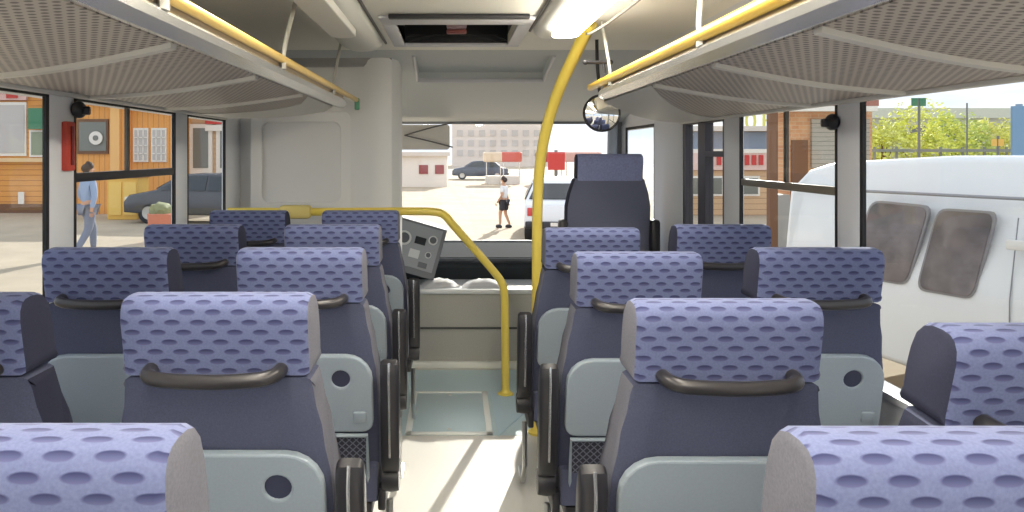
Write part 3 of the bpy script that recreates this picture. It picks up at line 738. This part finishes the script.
for a in (-52, -34, -14, 6): block(t, 'banner_patch', a, a+11, 91, 98, d-.2, RED, .04)
block(t, 'ledge', -74, 55, 158, 162, d-.2, mat('ledge_tan', (230, 196, 150), .6), .2)
block(t, 'plinth', -74, 56, 204, 300, d-.1, BRN, .1)
block(t, 'paper_notice', 18, 24, 192, 204, d-.14, WHT, .02)
t = shop(72, 126, 100, d-.5, 'orange kiosk with a round white emblem in its window, seen above the walking person', ORV)
f = block(t, 'window', 77, 108, 119, 154, d-.57, BRN, .07); g = block(t, 'pane', 79, 106, 122, 151, d-.6, WIN, .05); g.parent = f
e = obj('round_emblem', lathe(nb(), [(.22, 0), (.22, .03)], n=20, axis='y'), WHT, f); e.location = (X(96, d-.65)-t.location.x, d-.68-t.location.y, Z(138, d-.65)-GZ)
e2 = obj('emblem_centre', lathe(nb(), [(.09, 0), (.09, .02)], n=14, axis='y'), WIN, f); e2.location = e.location+Vector((0, -.02, 0))
block(t, 'pilaster', 110, 119, 103, 213, d-.62, mat('pale_orange', (240, 188, 120), .6), .12)
t = shop(128, 178, 106, d-.2, 'orange kiosk with white lattice windows beyond the sliding left window', ORV)
for a in (133, 151):
    f = block(t, 'window', a, a+15, 128, 162, d-.28, WHT, .08); g = block(t, 'pane', a+1.5, a+13.5, 130, 160, d-.3, WINL, .05); g.parent = f
    for k in range(1, 3): q = block(t, 'lattice_bar', a+15*k/3-.5, a+15*k/3+.5, 129, 161, d-.33, WHT, .03); q.parent = f
    for k in range(1, 4): q = block(t, 'lattice_bar', a+1, a+14, 129+8*k, 130+8*k, d-.33, WHT, .03); q.parent = f
t = shop(181, 250, 108, d+1, 'tan kiosk with white door frames seen through the narrow third left window', TAN)
for a in (189, 216):
    f = block(t, 'door', a, a+23, 124, 300, d+.92, WHT, .08); g = block(t, 'pane', a+4, a+19, 128, 168, d+.9, WIN, .04); g.parent = f
block(t, 'shop_sign', 205, 224, 110, 124, d+.85, RED, .06, lbl='red shop sign')
block(t, 'shop_sign', 205, 224, 125, 131, d+.85, WHT, .06)
t = thing('storage_cabinet', 'plain yellow cabinet standing in front of the orange kiosks', 'cabinet', (X(122, 22.5), 22.8, GZ))
block(t, 'cabinet_body', 107, 138, 178, 300, 22.4, YELB, .8, .02); block(t, 'cabinet_lid', 106, 139, 175, 178, 22.35, ORG, .9)
block(t, 'cabinet_door', 109, 121, 182, 215, 22.36, mat('yellow_door', (244, 204, 112), .6), .05); block(t, 'cabinet_door', 123, 136, 182, 215, 22.36, mat('yellow_door', (244, 204, 112), .6), .05)
# --- vehicles
def circle_poly(r, n=20): return [(r, 0)]
def vehicle(name, label, cat, c, loc, rz, kind):
    t = thing(name, label, cat, (loc[0], loc[1], GZ), rz)
    pm_ = mat('paint_'+'_'.join(map(str, c)), c, .25, spec=.6)
    if kind == 'car':
        prof = [(-2.1, .35), (-2.15, .62), (-2.05, .86), (-1.62, .93), (-1.1, 1.36), (-.7, 1.43), (.3, 1.42), (.6, 1.36), (1.15, .97), (1.95, .82), (2.12, .62), (2.1, .32), (1.0, .25), (-1.0, .25)]
        hwf = lambda z: .84 if z < .95 else .84-(z-.95)*.5
        sg = [[(-1.55, .95), (-1.08, 1.30), (-.40, 1.36), (-.40, .95)], [(-.33, .95), (-.33, 1.36), (.28, 1.35), (.52, 1.29), (.98, .96)]]
        fg = ((1.17, 1.00, .62, 1.33), (-1.60, .97, -1.14, 1.31)); wr, wy, hb = .31, (-1.3, 1.35), .84
    else:
        prof = [(-2.6, .40), (-2.62, 1.0), (-2.58, 1.68), (-2.45, 1.86), (-2.2, 1.94), (-1.2, 2.0), (.8, 2.0), (1.3, 1.90), (1.8, 1.30), (2.4, 1.08), (2.55, .8), (2.55, .35), (1, .28), (-1, .28)]
        hwf = lambda z: .97 if z < 1.0 else (.97-(z-1.0)*.06 if z < 1.72 else .93-(z-1.72)*.55)
        sg = []; fg = ((1.80, 1.34, 1.38, 1.82),); wr, wy, hb = .34, (-.95, 1.85), .97
    obj('body', slab(nb(), prof, hwf, edge=((0, .06), (.02, .02), (.06, 0)), side_mi=0), pm_, t)
    gl = mat('car_glass', (58, 62, 66), .08)
    for s in (-1, 1):
        for poly in sg:
            bm = nb(); extrude(bm, [(s*(hwf(z)+.004), y, z) for y, z in poly], (-s*.03, 0, 0)); obj('side_window', bm, gl, t, smooth=False)
        for y in wy:
            bm = nb(); lathe(bm, [(.05, -.10), (wr, -.10), (wr+.01, 0), (wr, .09), (wr*.7, .10), (.05, .06)], n=24, axis='x')
            if s < 0:
                for v in bm.verts: v.co.x *= -1
            wq = obj('wheel', bm, mat('tyre', (44, 44, 46), .8), t); wq.location = (s*(hb-.10), y, wr)
            bm = nb(); lathe(bm, [(wr*.62, .095), (wr*.58, .115), (.02, .108)], n=18, axis='x')
            if s < 0:
                for v in bm.verts: v.co.x *= -1
            obj('hub_cap', bm, STEEL, wq)
    for y0, z0, y1, z1 in fg:
        q = 1 if y0 > 0 else -1
        w0, w1 = hwf(z0)-.10, hwf(z1)-.10; dy, dz = (z1-z0), (y0-y1)*q
        l = math.hypot(dy, dz); off = Vector((0, q*dy/l*.012, dz/l*.012))
        bm = nb(); extrude(bm, [Vector((-w0, y0, z0))+off, Vector((w0, y0, z0))+off, Vector((w1, y1, z1))+off, Vector((-w1, y1, z1))+off], -off*2); obj('windshield' if q > 0 else 'rear_window', bm, gl, t, smooth=False)
    ye = prof[1][0]
    for s in (-1, 1):
        obj('tail_light', box(nb(), s*(hb-.16)-.09, s*(hb-.16)+.09, ye-.012, ye+.05, .62, .80, .01), RED, t)
        yf = 2.02 if kind == 'car' else 2.50
        obj('headlight', box(nb(), s*(hb-.22)-.13, s*(hb-.22)+.13, yf, yf+.10, .60, .76, .02), WHT, t)
    obj('bumper', box(nb(), -hb+.02, hb-.02, ye-.05, ye+.1, .34, .5, .03), BLACK, t)
    obj('licence_plate', box(nb(), -.26, .26, ye-.065, ye-.05, .40, .48), WHT, t)
    return t
vehicle('parked_car', 'dark grey car parked before the kiosks, partly behind the left window post', 'car', (74, 76, 84), (X(203, 21.5), 21.8), math.radians(84), 'car')
vehicle('parked_car', 'dark car standing far off in the square straight ahead', 'car', (78, 84, 98), (X(480, 56), 57), math.radians(90), 'car')
vehicle('parked_car', 'white car with red tail lights standing outside between yellow pole and guide seat', 'car', (230, 232, 236), (X(568, 17), 18.5), math.radians(-6), 'car')
# the white van close by on the right
rz = math.radians(25.5); ax = Vector((-math.sin(rz), math.cos(rz), 0)); nx = Vector((math.cos(rz), math.sin(rz), 0))
ref = Vector((3.67, 5.7, 0)); c0 = ref+nx*.97-ax*1.25
van = vehicle('white_van', 'large white van with dark quarter windows parked close beside the right window', 'van', (240, 240, 240), (c0.x, c0.y), rz+PI, 'van')
def vt(px): return (ref.x*740-(px-453)*ref.y)/(math.sin(rz)*740+math.cos(rz)*(px-453))
def vz(px, py): t_ = vt(px); return CZ-GZ+(153-py)*(ref.y+t_*math.cos(rz))/740
hwv = lambda z: .97 if z < 1.0 else (.97-(z-1.0)*.06 if z < 1.72 else .93-(z-1.72)*.55)
# van local frame: its +y points backwards along -ax, so local y = -(t+1.75), facing side is local +x
def vpt(px, py, off): z = vz(px, py); return Vector((hwv(z)+off, -(vt(px)+1.25), z))
def vround(pts, k=.16):
    o = []; n = len(pts)
    for i in range(n):
        p = Vector(pts[i]); a = Vector(pts[i-1]); b = Vector(pts[(i+1) % n])
        p0 = p+(a-p)*k; p1 = p+(b-p)*k
        for q in range(5): u = q/4; o.append(tuple((1-u)**2*p0+2*u*(1-u)*p+u*u*p1))
    return o
gv = mat('van_glass', (118, 108, 106), .12, noise=.45, nscale=4)  # noise blotches painted to stand for reflections in the panes
for lbl_, pts in (('w', [(935, 208), (995, 212), (974, 300), (916, 290)]), ('w', [(868, 200), (929, 206), (908, 286), (850, 276)]), ('w', [(1075, 216), (1140, 222), (1140, 330), (1062, 318)])):
    bm = nb(); extrude(bm, [vpt(x, y, .006) for x, y in vround(pts)], (-.03, 0, 0)); f = obj('side_window', bm, mat('van_rubber', (150, 146, 146), .5), van, smooth=False)
    cx, cy = sum(p[0] for p in pts)/4, sum(p[1] for p in pts)/4
    bm = nb(); extrude(bm, [vpt(cx+(x-cx)*.93, cy+(y-cy)*.95, .012) for x, y in vround(pts)], (-.012, 0, 0)); obj('pane', bm, gv, f, smooth=False)
gray = mat('van_seam', (150, 150, 154), .5)
obj('gutter', tube(nb(), [Vector((hwv(1.72)+.01, -2.45, 1.70)), Vector((hwv(1.72)+.01, 1.2, 1.70))], .014, 6), gray, van)
for px in (1012, 1050): obj('door_seam', tube(nb(), [vpt(px+4, 218, .004), vpt(px-2, 300, .004), vpt(px-4, 420, .004)], .005, 4), gray, van)
obj('door_handle', box(nb(), .965, 1.005, *sorted((-(vt(1008)+1.25), -(vt(1030)+1.25))), vz(1015, 250), vz(1015, 240), .01), WHT, van)
# --- street furniture on the right
def leafmat(c):
    c = tuple(min(255, int(v*1.12)) for v in c)
    return mat('leaves_%d_%d_%d' % c, c, .7, noise=.35, nscale=1.2)
def tree(px, d, top, r, label, c, group, seed=0, trunk=True):
    rnd = random.Random(seed); zt = Z(top, d)
    t = thing('tree', label, 'tree', (X(px, d), d, GZ), group=group)
    cz = zt-GZ-r*.95
    bm = nb()
    for k in range(5000):
        a = rnd.uniform(0, 2*PI); u = rnd.uniform(-1, 1); q = rnd.uniform(.6, 1)**.5*(1+.18*math.sin(3*a+seed)+.14*math.sin(5*u+seed))
        p = Vector((r*q*math.cos(a)*math.sqrt(1-u*u), r*q*math.sin(a)*math.sqrt(1-u*u), cz+r*.95*q*u))
        if p.z < .2: continue
        s = rnd.uniform(.06, .13); e1 = Vector((rnd.gauss(0, 1), rnd.gauss(0, 1), rnd.gauss(0, 1))).normalized(); e2 = e1.orthogonal().normalized()
        bm.faces.new([bm.verts.new(p+e1*s), bm.verts.new(p+e2*s*.7), bm.verts.new(p-e1*s), bm.verts.new(p-e2*s*.7)])
    me = bpy.data.meshes.new('foliage'); bm.to_mesh(me); bm.free(); me.materials.append(leafmat(c)); o = bpy.data.objects.new('foliage', me); COL.objects.link(o); o.parent = t
    obj('trunk', tube(nb(), [(0, 0, 0), (.05, 0, cz*.6), (0, 0, cz+r*.3)], [.16, .12, .05], 8), BRN, t)
    for a in (0.5, 2.4, 4.4): obj('branch', tube(nb(), [(0, 0, cz*.6), (r*.5*math.cos(a), r*.5*math.sin(a), cz+r*.2)], [.06, .02], 6), BRN, t)
    return t
GT = 'yellow-green trees beyond the white van'
for i, (px, top, r, c, lb) in enumerate(((882, 120, 2.0, (196, 196, 96), 'yellow-green low tree leftmost beyond the white van'),
        (918, 108, 2.5, (206, 208, 88), 'tallest yellow-green tree beyond the white van'),
        (952, 120, 2.0, (176, 186, 92), 'duller green low tree right of the tallest one beyond the van'),
        (990, 124, 1.9, (200, 198, 100), 'low yellow-green tree near the blue post'),
        (1040, 118, 2.3, (186, 190, 96), 'yellow-green tree behind the blue post'))):
    tree(px, 40+i, top, r, lb, c, GT, i+1)
t = thing('long_hall', 'long pale hall with a light roof behind the trees on the right', 'building', (X(960, 70), 74, GZ))
block(t, 'wall', 840, 1110, 118, 300, 70, mat('pale_wall', (206, 204, 190), .7), 8); block(t, 'roof', 838, 1112, 108, 118, 69.5, mat('pale_olive_roof', (214, 214, 196), .7), 9)
for k in range(8): block(t, 'window', 850+k*30, 866+k*30, 126, 140, 69.95, WIN, .1)
t = thing('fence', 'thin dark fence rail running in front of the trees beyond the van', 'fence', (X(960, 36), 36, GZ))
block(t, 'fence_rail', 850, 1100, 149, 152, 36, mat('fence_dark', (140, 142, 130), .6), .08); block(t, 'fence_rail', 850, 1100, 172, 174, 36, mat('fence_dark', (140, 142, 130), .6), .08)
for k in range(12): block(t, 'fence_post', 852+k*22, 854+k*22, 147, 300, 36.1, mat('fence_dark', (140, 142, 130), .6), .08)
def polesign(name, label, cat, px, d, top, boards, c=(120, 122, 120), r=.06):
    t = thing(name, label, cat, (X(px, d), d, GZ))
    obj('post', tube(nb(), [(0, 0, 0), (0, 0, Z(top, d)-GZ)], r, 8), mat('post_%d' % c[0], c, .5), t)
    for a, b, y0, y1, m in boards: block(t, 'board', a, b, y0, y1, d-.1, m, .06)
    return t
polesign('traffic_sign', 'small dark green direction sign on a post above the tallest tree', 'sign', 919, 34, 98, [(912, 918, 98, 106, GREEN), (920, 926, 98, 106, GREEN)])
polesign('street_pole', 'thin street pole rising above the trees beyond the van', 'pole', 967, 33, 103, [], r=.035)
polesign('traffic_sign', 'small yellowish sign on a post among the right trees', 'sign', 998, 33, 136, [(992, 997, 139, 146, YELB), (999, 1004, 139, 146, YELB)])
polesign('blue_post', 'wide blue banner post at the right edge of the large window', 'post', 1019, 14, 104, [(1013, 1026, 106, 158, mat('blue_banner', (120, 156, 190), .5))], (150, 170, 190))
# shop row seen through the right middle window and the door
d = 24
t = shop(676, 782, 131, d, 'long low shop with red lettered fascia seen through the door and right window', TAN, 1.0)
block(t, 'upper_fascia', 677, 781, 132, 149, d-.1, mat('blue_grey_fascia', (128, 140, 160), .6), .1)
block(t, 'fascia_strip', 677, 781, 149, 153, d-.15, WHT, .1)
sb = block(t, 'sign_board', 677, 781, 153, 170, d-.12, mat('pink_board', (226, 196, 186), .6), .06)
for a in (708, 717, 745, 752, 759): q = block(t, 'red_letter', a, a+4.5, 155, 165, d-.16, RED, .03); q.parent = sb
for a in (684, 706, 742): f = block(t, 'window', a, a+18, 176, 196, d-.05, WHT, .08); g = block(t, 'pane', a+2, a+16, 178, 194, d-.07, WIN, .04); g.parent = f
ls = thing('letters', None, None, (0, 0, 0)); ls.parent = t
for ch, px in (('0', 750), ('F', 766)):
    q = text('letter', ch, .80, mat('letter_yellow', (226, 222, 120), .5), (X(px, 23.8)-t.location.x, 23.75-t.location.y, Z(122, 23.8)-GZ), (PI/2, 0, 0), t, .03)
bpy.data.objects.remove(ls)
d = 15
t = thing('brick_shop', 'orange brick shop with grey shutters and white eaves in the right middle window', 'shop', (X(830, d), d+1.5, GZ))
def bricks():
    m = bpy.data.materials.new('orange_brick'); m.use_nodes = True; tt = m.node_tree; b = tt.nodes['Principled BSDF']
    tc = tt.nodes.new('ShaderNodeTexCoord'); mp = tt.nodes.new('ShaderNodeMapping'); mp.inputs['Rotation'].default_value = (PI/2, 0, 0)
    br = tt.nodes.new('ShaderNodeTexBrick'); br.inputs['Scale'].default_value = 3.2; br.inputs['Color1'].default_value = rgb(224, 172, 126); br.inputs['Color2'].default_value = rgb(208, 148, 108); br.inputs['Mortar'].default_value = rgb(214, 190, 160)
    tt.links.new(tc.outputs['Object'], mp.inputs[0]); tt.links.new(mp.outputs[0], br.inputs[0]); tt.links.new(br.outputs[0], b.inputs['Base Color']); b.inputs['Roughness'].default_value = .8; return m
block(t, 'wall', 790, 872, 112, 400, d, bricks(), .7)
block(t, 'eaves', 776, 878, 106, 111, d-.4, WHT, 1.2); block(t, 'roof_board', 776, 879, 100, 106, d-.3, mat('roof_reddish', (170, 116, 100), .7), 1.0)
block(t, 'shutter', 812, 840, 119, 168, d-.07, planks('grey_shutter', (168, 162, 150), (120, 116, 108), False, .09), .07)
block(t, 'shutter', 843, 870, 119, 168, d-.07, planks('grey_shutter', (168, 162, 150), (120, 116, 108), False, .09), .07)
block(t, 'door', 792, 808, 140, 260, d-.05, BRN, .05)
block(t, 'corner_post', 770, 778, 100, 400, d-.4, BRN, .16); block(t, 'counter', 778, 790, 195, 400, d-.4, mat('grey_counter', (160, 156, 150), .6), .5)
# --- square ahead
t = thing('low_building', 'low white building with two dark red windows ahead on the left', 'building', (X(425, 44), 47, GZ))
block(t, 'wall', 380, 447, 156, 400, 44, WHT, 6); block(t, 'roof', 378, 450, 152, 156, 43.7, ROOF, 6.6)
for a in (419, 435): block(t, 'window', a, a+9, 165, 174, 43.95, mat('dark_red_window', (150, 70, 70), .4), .1)
t = thing('apartment_block', 'pale apartment block with rows of windows far behind the square', 'building', (X(495, 110), 115, GZ))
block(t, 'wall', 452, 548, 118, 400, 110, mat('pale_block', (224, 214, 206), .8), 10)
for r_ in range(3):
    for k in range(8): block(t, 'window', 457+k*11, 463+k*11, 130+r_*10, 136+r_*10, 109.9, WINL, .2)
GS = 'market stalls across the square'
for i, (a, b, c, lb) in enumerate(((503, 520, (206, 96, 80), 'red-roofed market stall nearest the yellow pole, left of it'), (486, 501, (226, 206, 180), 'beige-roofed market stall behind the far dark car'), (541, 562, (200, 70, 66), 'red market stall right of the yellow grab pole'), (566, 600, (214, 170, 160), 'pinkish market stall behind the white car'))):
    t = thing('market_stall', lb, 'market stall', (X((a+b)/2, 48), 49, GZ), group=GS)
    block(t, 'counter', a, b, 176, 400, 48, WHT, 1.2); block(t, 'canopy', a-2, b+2, 152, 162, 47.5, mat('canopy_%d' % c[0], c, .6), 2.2, .1)
    for x in (a, b-1): block(t, 'post', x, x+1, 160, 400, 47.8, ALU, .08)
polesign('round_sign', 'red street sign on a post right of the yellow grab pole', 'sign', 556, 26, 150, [(548, 565, 152, 170, RED)])
t = thing('planter', 'round terracotta planter standing in the square behind the left sliding window', 'planter', (X(161, 17), 17, GZ))
obj('pot', lathe(nb(), [(.20, 0), (.27, .3), (.30, .62), (.27, .64), (.02, .60)], n=22), mat('terracotta', (206, 130, 104), .8), t)
bm = nb(); bmesh.ops.create_icosphere(bm, subdivisions=3, radius=.26)
rnd = random.Random(3)
for v in bm.verts: v.co *= 1+rnd.uniform(-.12, .12); v.co.z = v.co.z*.8+.68
obj('shrub', bm, leafmat((126, 128, 92)), t)
# --- people
def skin(name, pts, edges, m, parent, sub=2):
    me = bpy.data.meshes.new(name); me.from_pydata([p[:3] for p in pts], edges, []); o = bpy.data.objects.new(name, me); COL.objects.link(o)
    md = o.modifiers.new('skin', 'SKIN'); 
    sv = me.skin_vertices[0].data if me.skin_vertices else None
    if sv is None:
        bm = bmesh.new(); bm.from_mesh(me); bm.verts.layers.skin.verify(); bm.to_mesh(me); bm.free(); sv = me.skin_vertices[0].data
    for i, p in enumerate(pts): sv[i].radius = (p[3], p[4] if len(p) > 4 else p[3]); sv[i].use_root = (i == 0)
    o.modifiers.new('sub', 'SUBSURF').levels = sub
    o.modifiers['sub'].render_levels = sub
    me2 = bpy.data.meshes.new_from_object(o.evaluated_get(bpy.context.evaluated_depsgraph_get()))
    bpy.data.objects.remove(o); me2.materials.clear(); me2.materials.append(m)
    for p in me2.polygons: p.use_smooth = True
    o = bpy.data.objects.new(name, me2); COL.objects.link(o); o.parent = parent; return o
def person(label, loc, rz, h, shirt, legs_c, shorts=False, step=.22, hair=(70, 54, 44), sleeves=True):
    t = thing('person', label, 'person', (loc[0], loc[1], GZ), rz); k = h/1.75
    SK = mat('skin_tone', (206, 160, 132), .6)
    def q(*p): return tuple(v*k for v in p)
    hipz = .92; st = step
    Lg = [q(0, 0, .95, .13, .10), q(-.09, 0, .90, .10), q(-.10, st*.45+.02, .50, .062), q(-.10, st*.55, .10, .042), q(.09, 0, .90, .10), q(.10, -st*.35+.06, .50, .062), q(.10, -st, .10, .042)]
    Up = [q(0, 0, 1.12, .125, .09), q(0, 0, 1.30, .15, .10), q(0, 0, 1.44, .10, .08), q(0, .01, 1.51, .052), q(0, .02, 1.58, .062), q(0, .02, 1.66, .085, .10), q(0, .01, 1.72, .05)]
    Ar = [q(-.17, 0, 1.40, .058), q(-.23, -.03, 1.14, .042), q(-.22, .12, .93, .032), q(-.22, .17, .86, .03), q(.17, 0, 1.40, .058), q(.24, .0, 1.14, .042), q(.24, -.06, .91, .032), q(.24, -.07, .84, .03)]
    pts = Lg+Up+Ar; e = [(0, 1), (1, 2), (2, 3), (0, 4), (4, 5), (5, 6), (0, 7), (7, 8), (8, 9), (9, 10), (10, 11), (11, 12), (12, 13), (9, 14), (14, 15), (15, 16), (16, 17), (9, 18), (18, 19), (19, 20), (20, 21)]
    b = skin('body', pts, e, SK, t)
    # nose, fingers
    bm = nb(); tube(bm, [q(0, .115, 1.655), q(0, .135, 1.635), q(0, .118, 1.625)], .010*k, 6); obj('nose', bm, SK, b)
    for s, (hx, hy, hz) in ((-1, (-.22, .185, .84)), (1, (.24, -.07, .82))):
        for i, ln in enumerate((.055, .07, .075, .065)):
            y = hy-.03+.02*i; obj('finger', tube(nb(), [q(hx, y, hz), q(hx, y+.004, hz-ln*.6), q(hx-s*.012, y+.006, hz-ln)], .008*k, 6), SK, b)
        obj('thumb', tube(nb(), [q(hx, hy+.035, hz+.03), q(hx-s*.01, hy+.06, hz), q(hx-s*.015, hy+.062, hz-.03)], .009*k, 6), SK, b)
    g = 1.14
    if shorts: pl = [(*p[:3], p[3]*1.2, (p[4] if len(p) > 4 else p[3])*1.2) for p in (Lg[0], Lg[1], q(-.10, st*.3, .58, .085), Lg[4], q(.10, -st*.15, .58, .085))]; pe = [(0, 1), (1, 2), (0, 3), (3, 4)]
    else: pl = [(*p[:3], p[3]*g+.008, (p[4] if len(p) > 4 else p[3])*g+.008) for p in Lg]; pe = [(0, 1), (1, 2), (2, 3), (0, 4), (4, 5), (5, 6)]
    skin('shorts' if shorts else 'trousers', pl, pe, mat('cloth_%d_%d_%d' % legs_c, legs_c, .85), t)
    src = [q(0, 0, .98, .13, .10)]+Up[:3]+([Ar[0], Ar[1], Ar[2], Ar[4], Ar[5], Ar[6]] if sleeves else [Ar[0], q(-.215, -.02, 1.22, .05), Ar[4], q(.215, 0, 1.22, .05)])
    sp_ = [(*p[:3], p[3]*1.13+.008, (p[4] if len(p) > 4 else p[3])*1.13+.008) for p in src]
    se = [(0, 1), (1, 2), (2, 3)]+([(2, 4), (4, 5), (5, 6), (2, 7), (7, 8), (8, 9)] if sleeves else [(2, 4), (4, 5), (2, 6), (6, 7)])
    skin('shirt', sp_, se, mat('cloth_%d_%d_%d' % shirt, shirt, .85), t)
    bm = nb(); bmesh.ops.create_uvsphere(bm, u_segments=20, v_segments=14, radius=1)
    for v in bm.verts: v.co = Vector((v.co.x*.098, v.co.y*.115-.012, v.co.z*.095+1.70+(-.03 if v.co.y < 0 else .012)))*k
    obj('hair', bm, mat('hair_%d' % hair[0], hair, .8), t)
    for x, y in ((-.10, st*.55), (.10, -st)):
        bm = nb(); bmesh.ops.create_uvsphere(bm, u_segments=14, v_segments=8, radius=1)
        for v in bm.verts: v.co = Vector((v.co.x*.05+x, v.co.y*.13+y+.05, max(0, v.co.z*.075+.045)))*k
        obj('shoe', bm, mat('shoe_dark', (50, 48, 50), .6), t)
    return t
person('person in a pale blue shirt and grey-blue trousers walking outside the left window', (X(88, 14.6), 14.6), math.radians(-35), 1.80, (150, 168, 198), (128, 134, 152), step=.30)
person('small person in a white shirt and dark shorts walking far ahead in the square', (X(504, 20), 20), math.radians(60), 1.36, (236, 236, 236), (62, 60, 66), True, .18, sleeves=False)
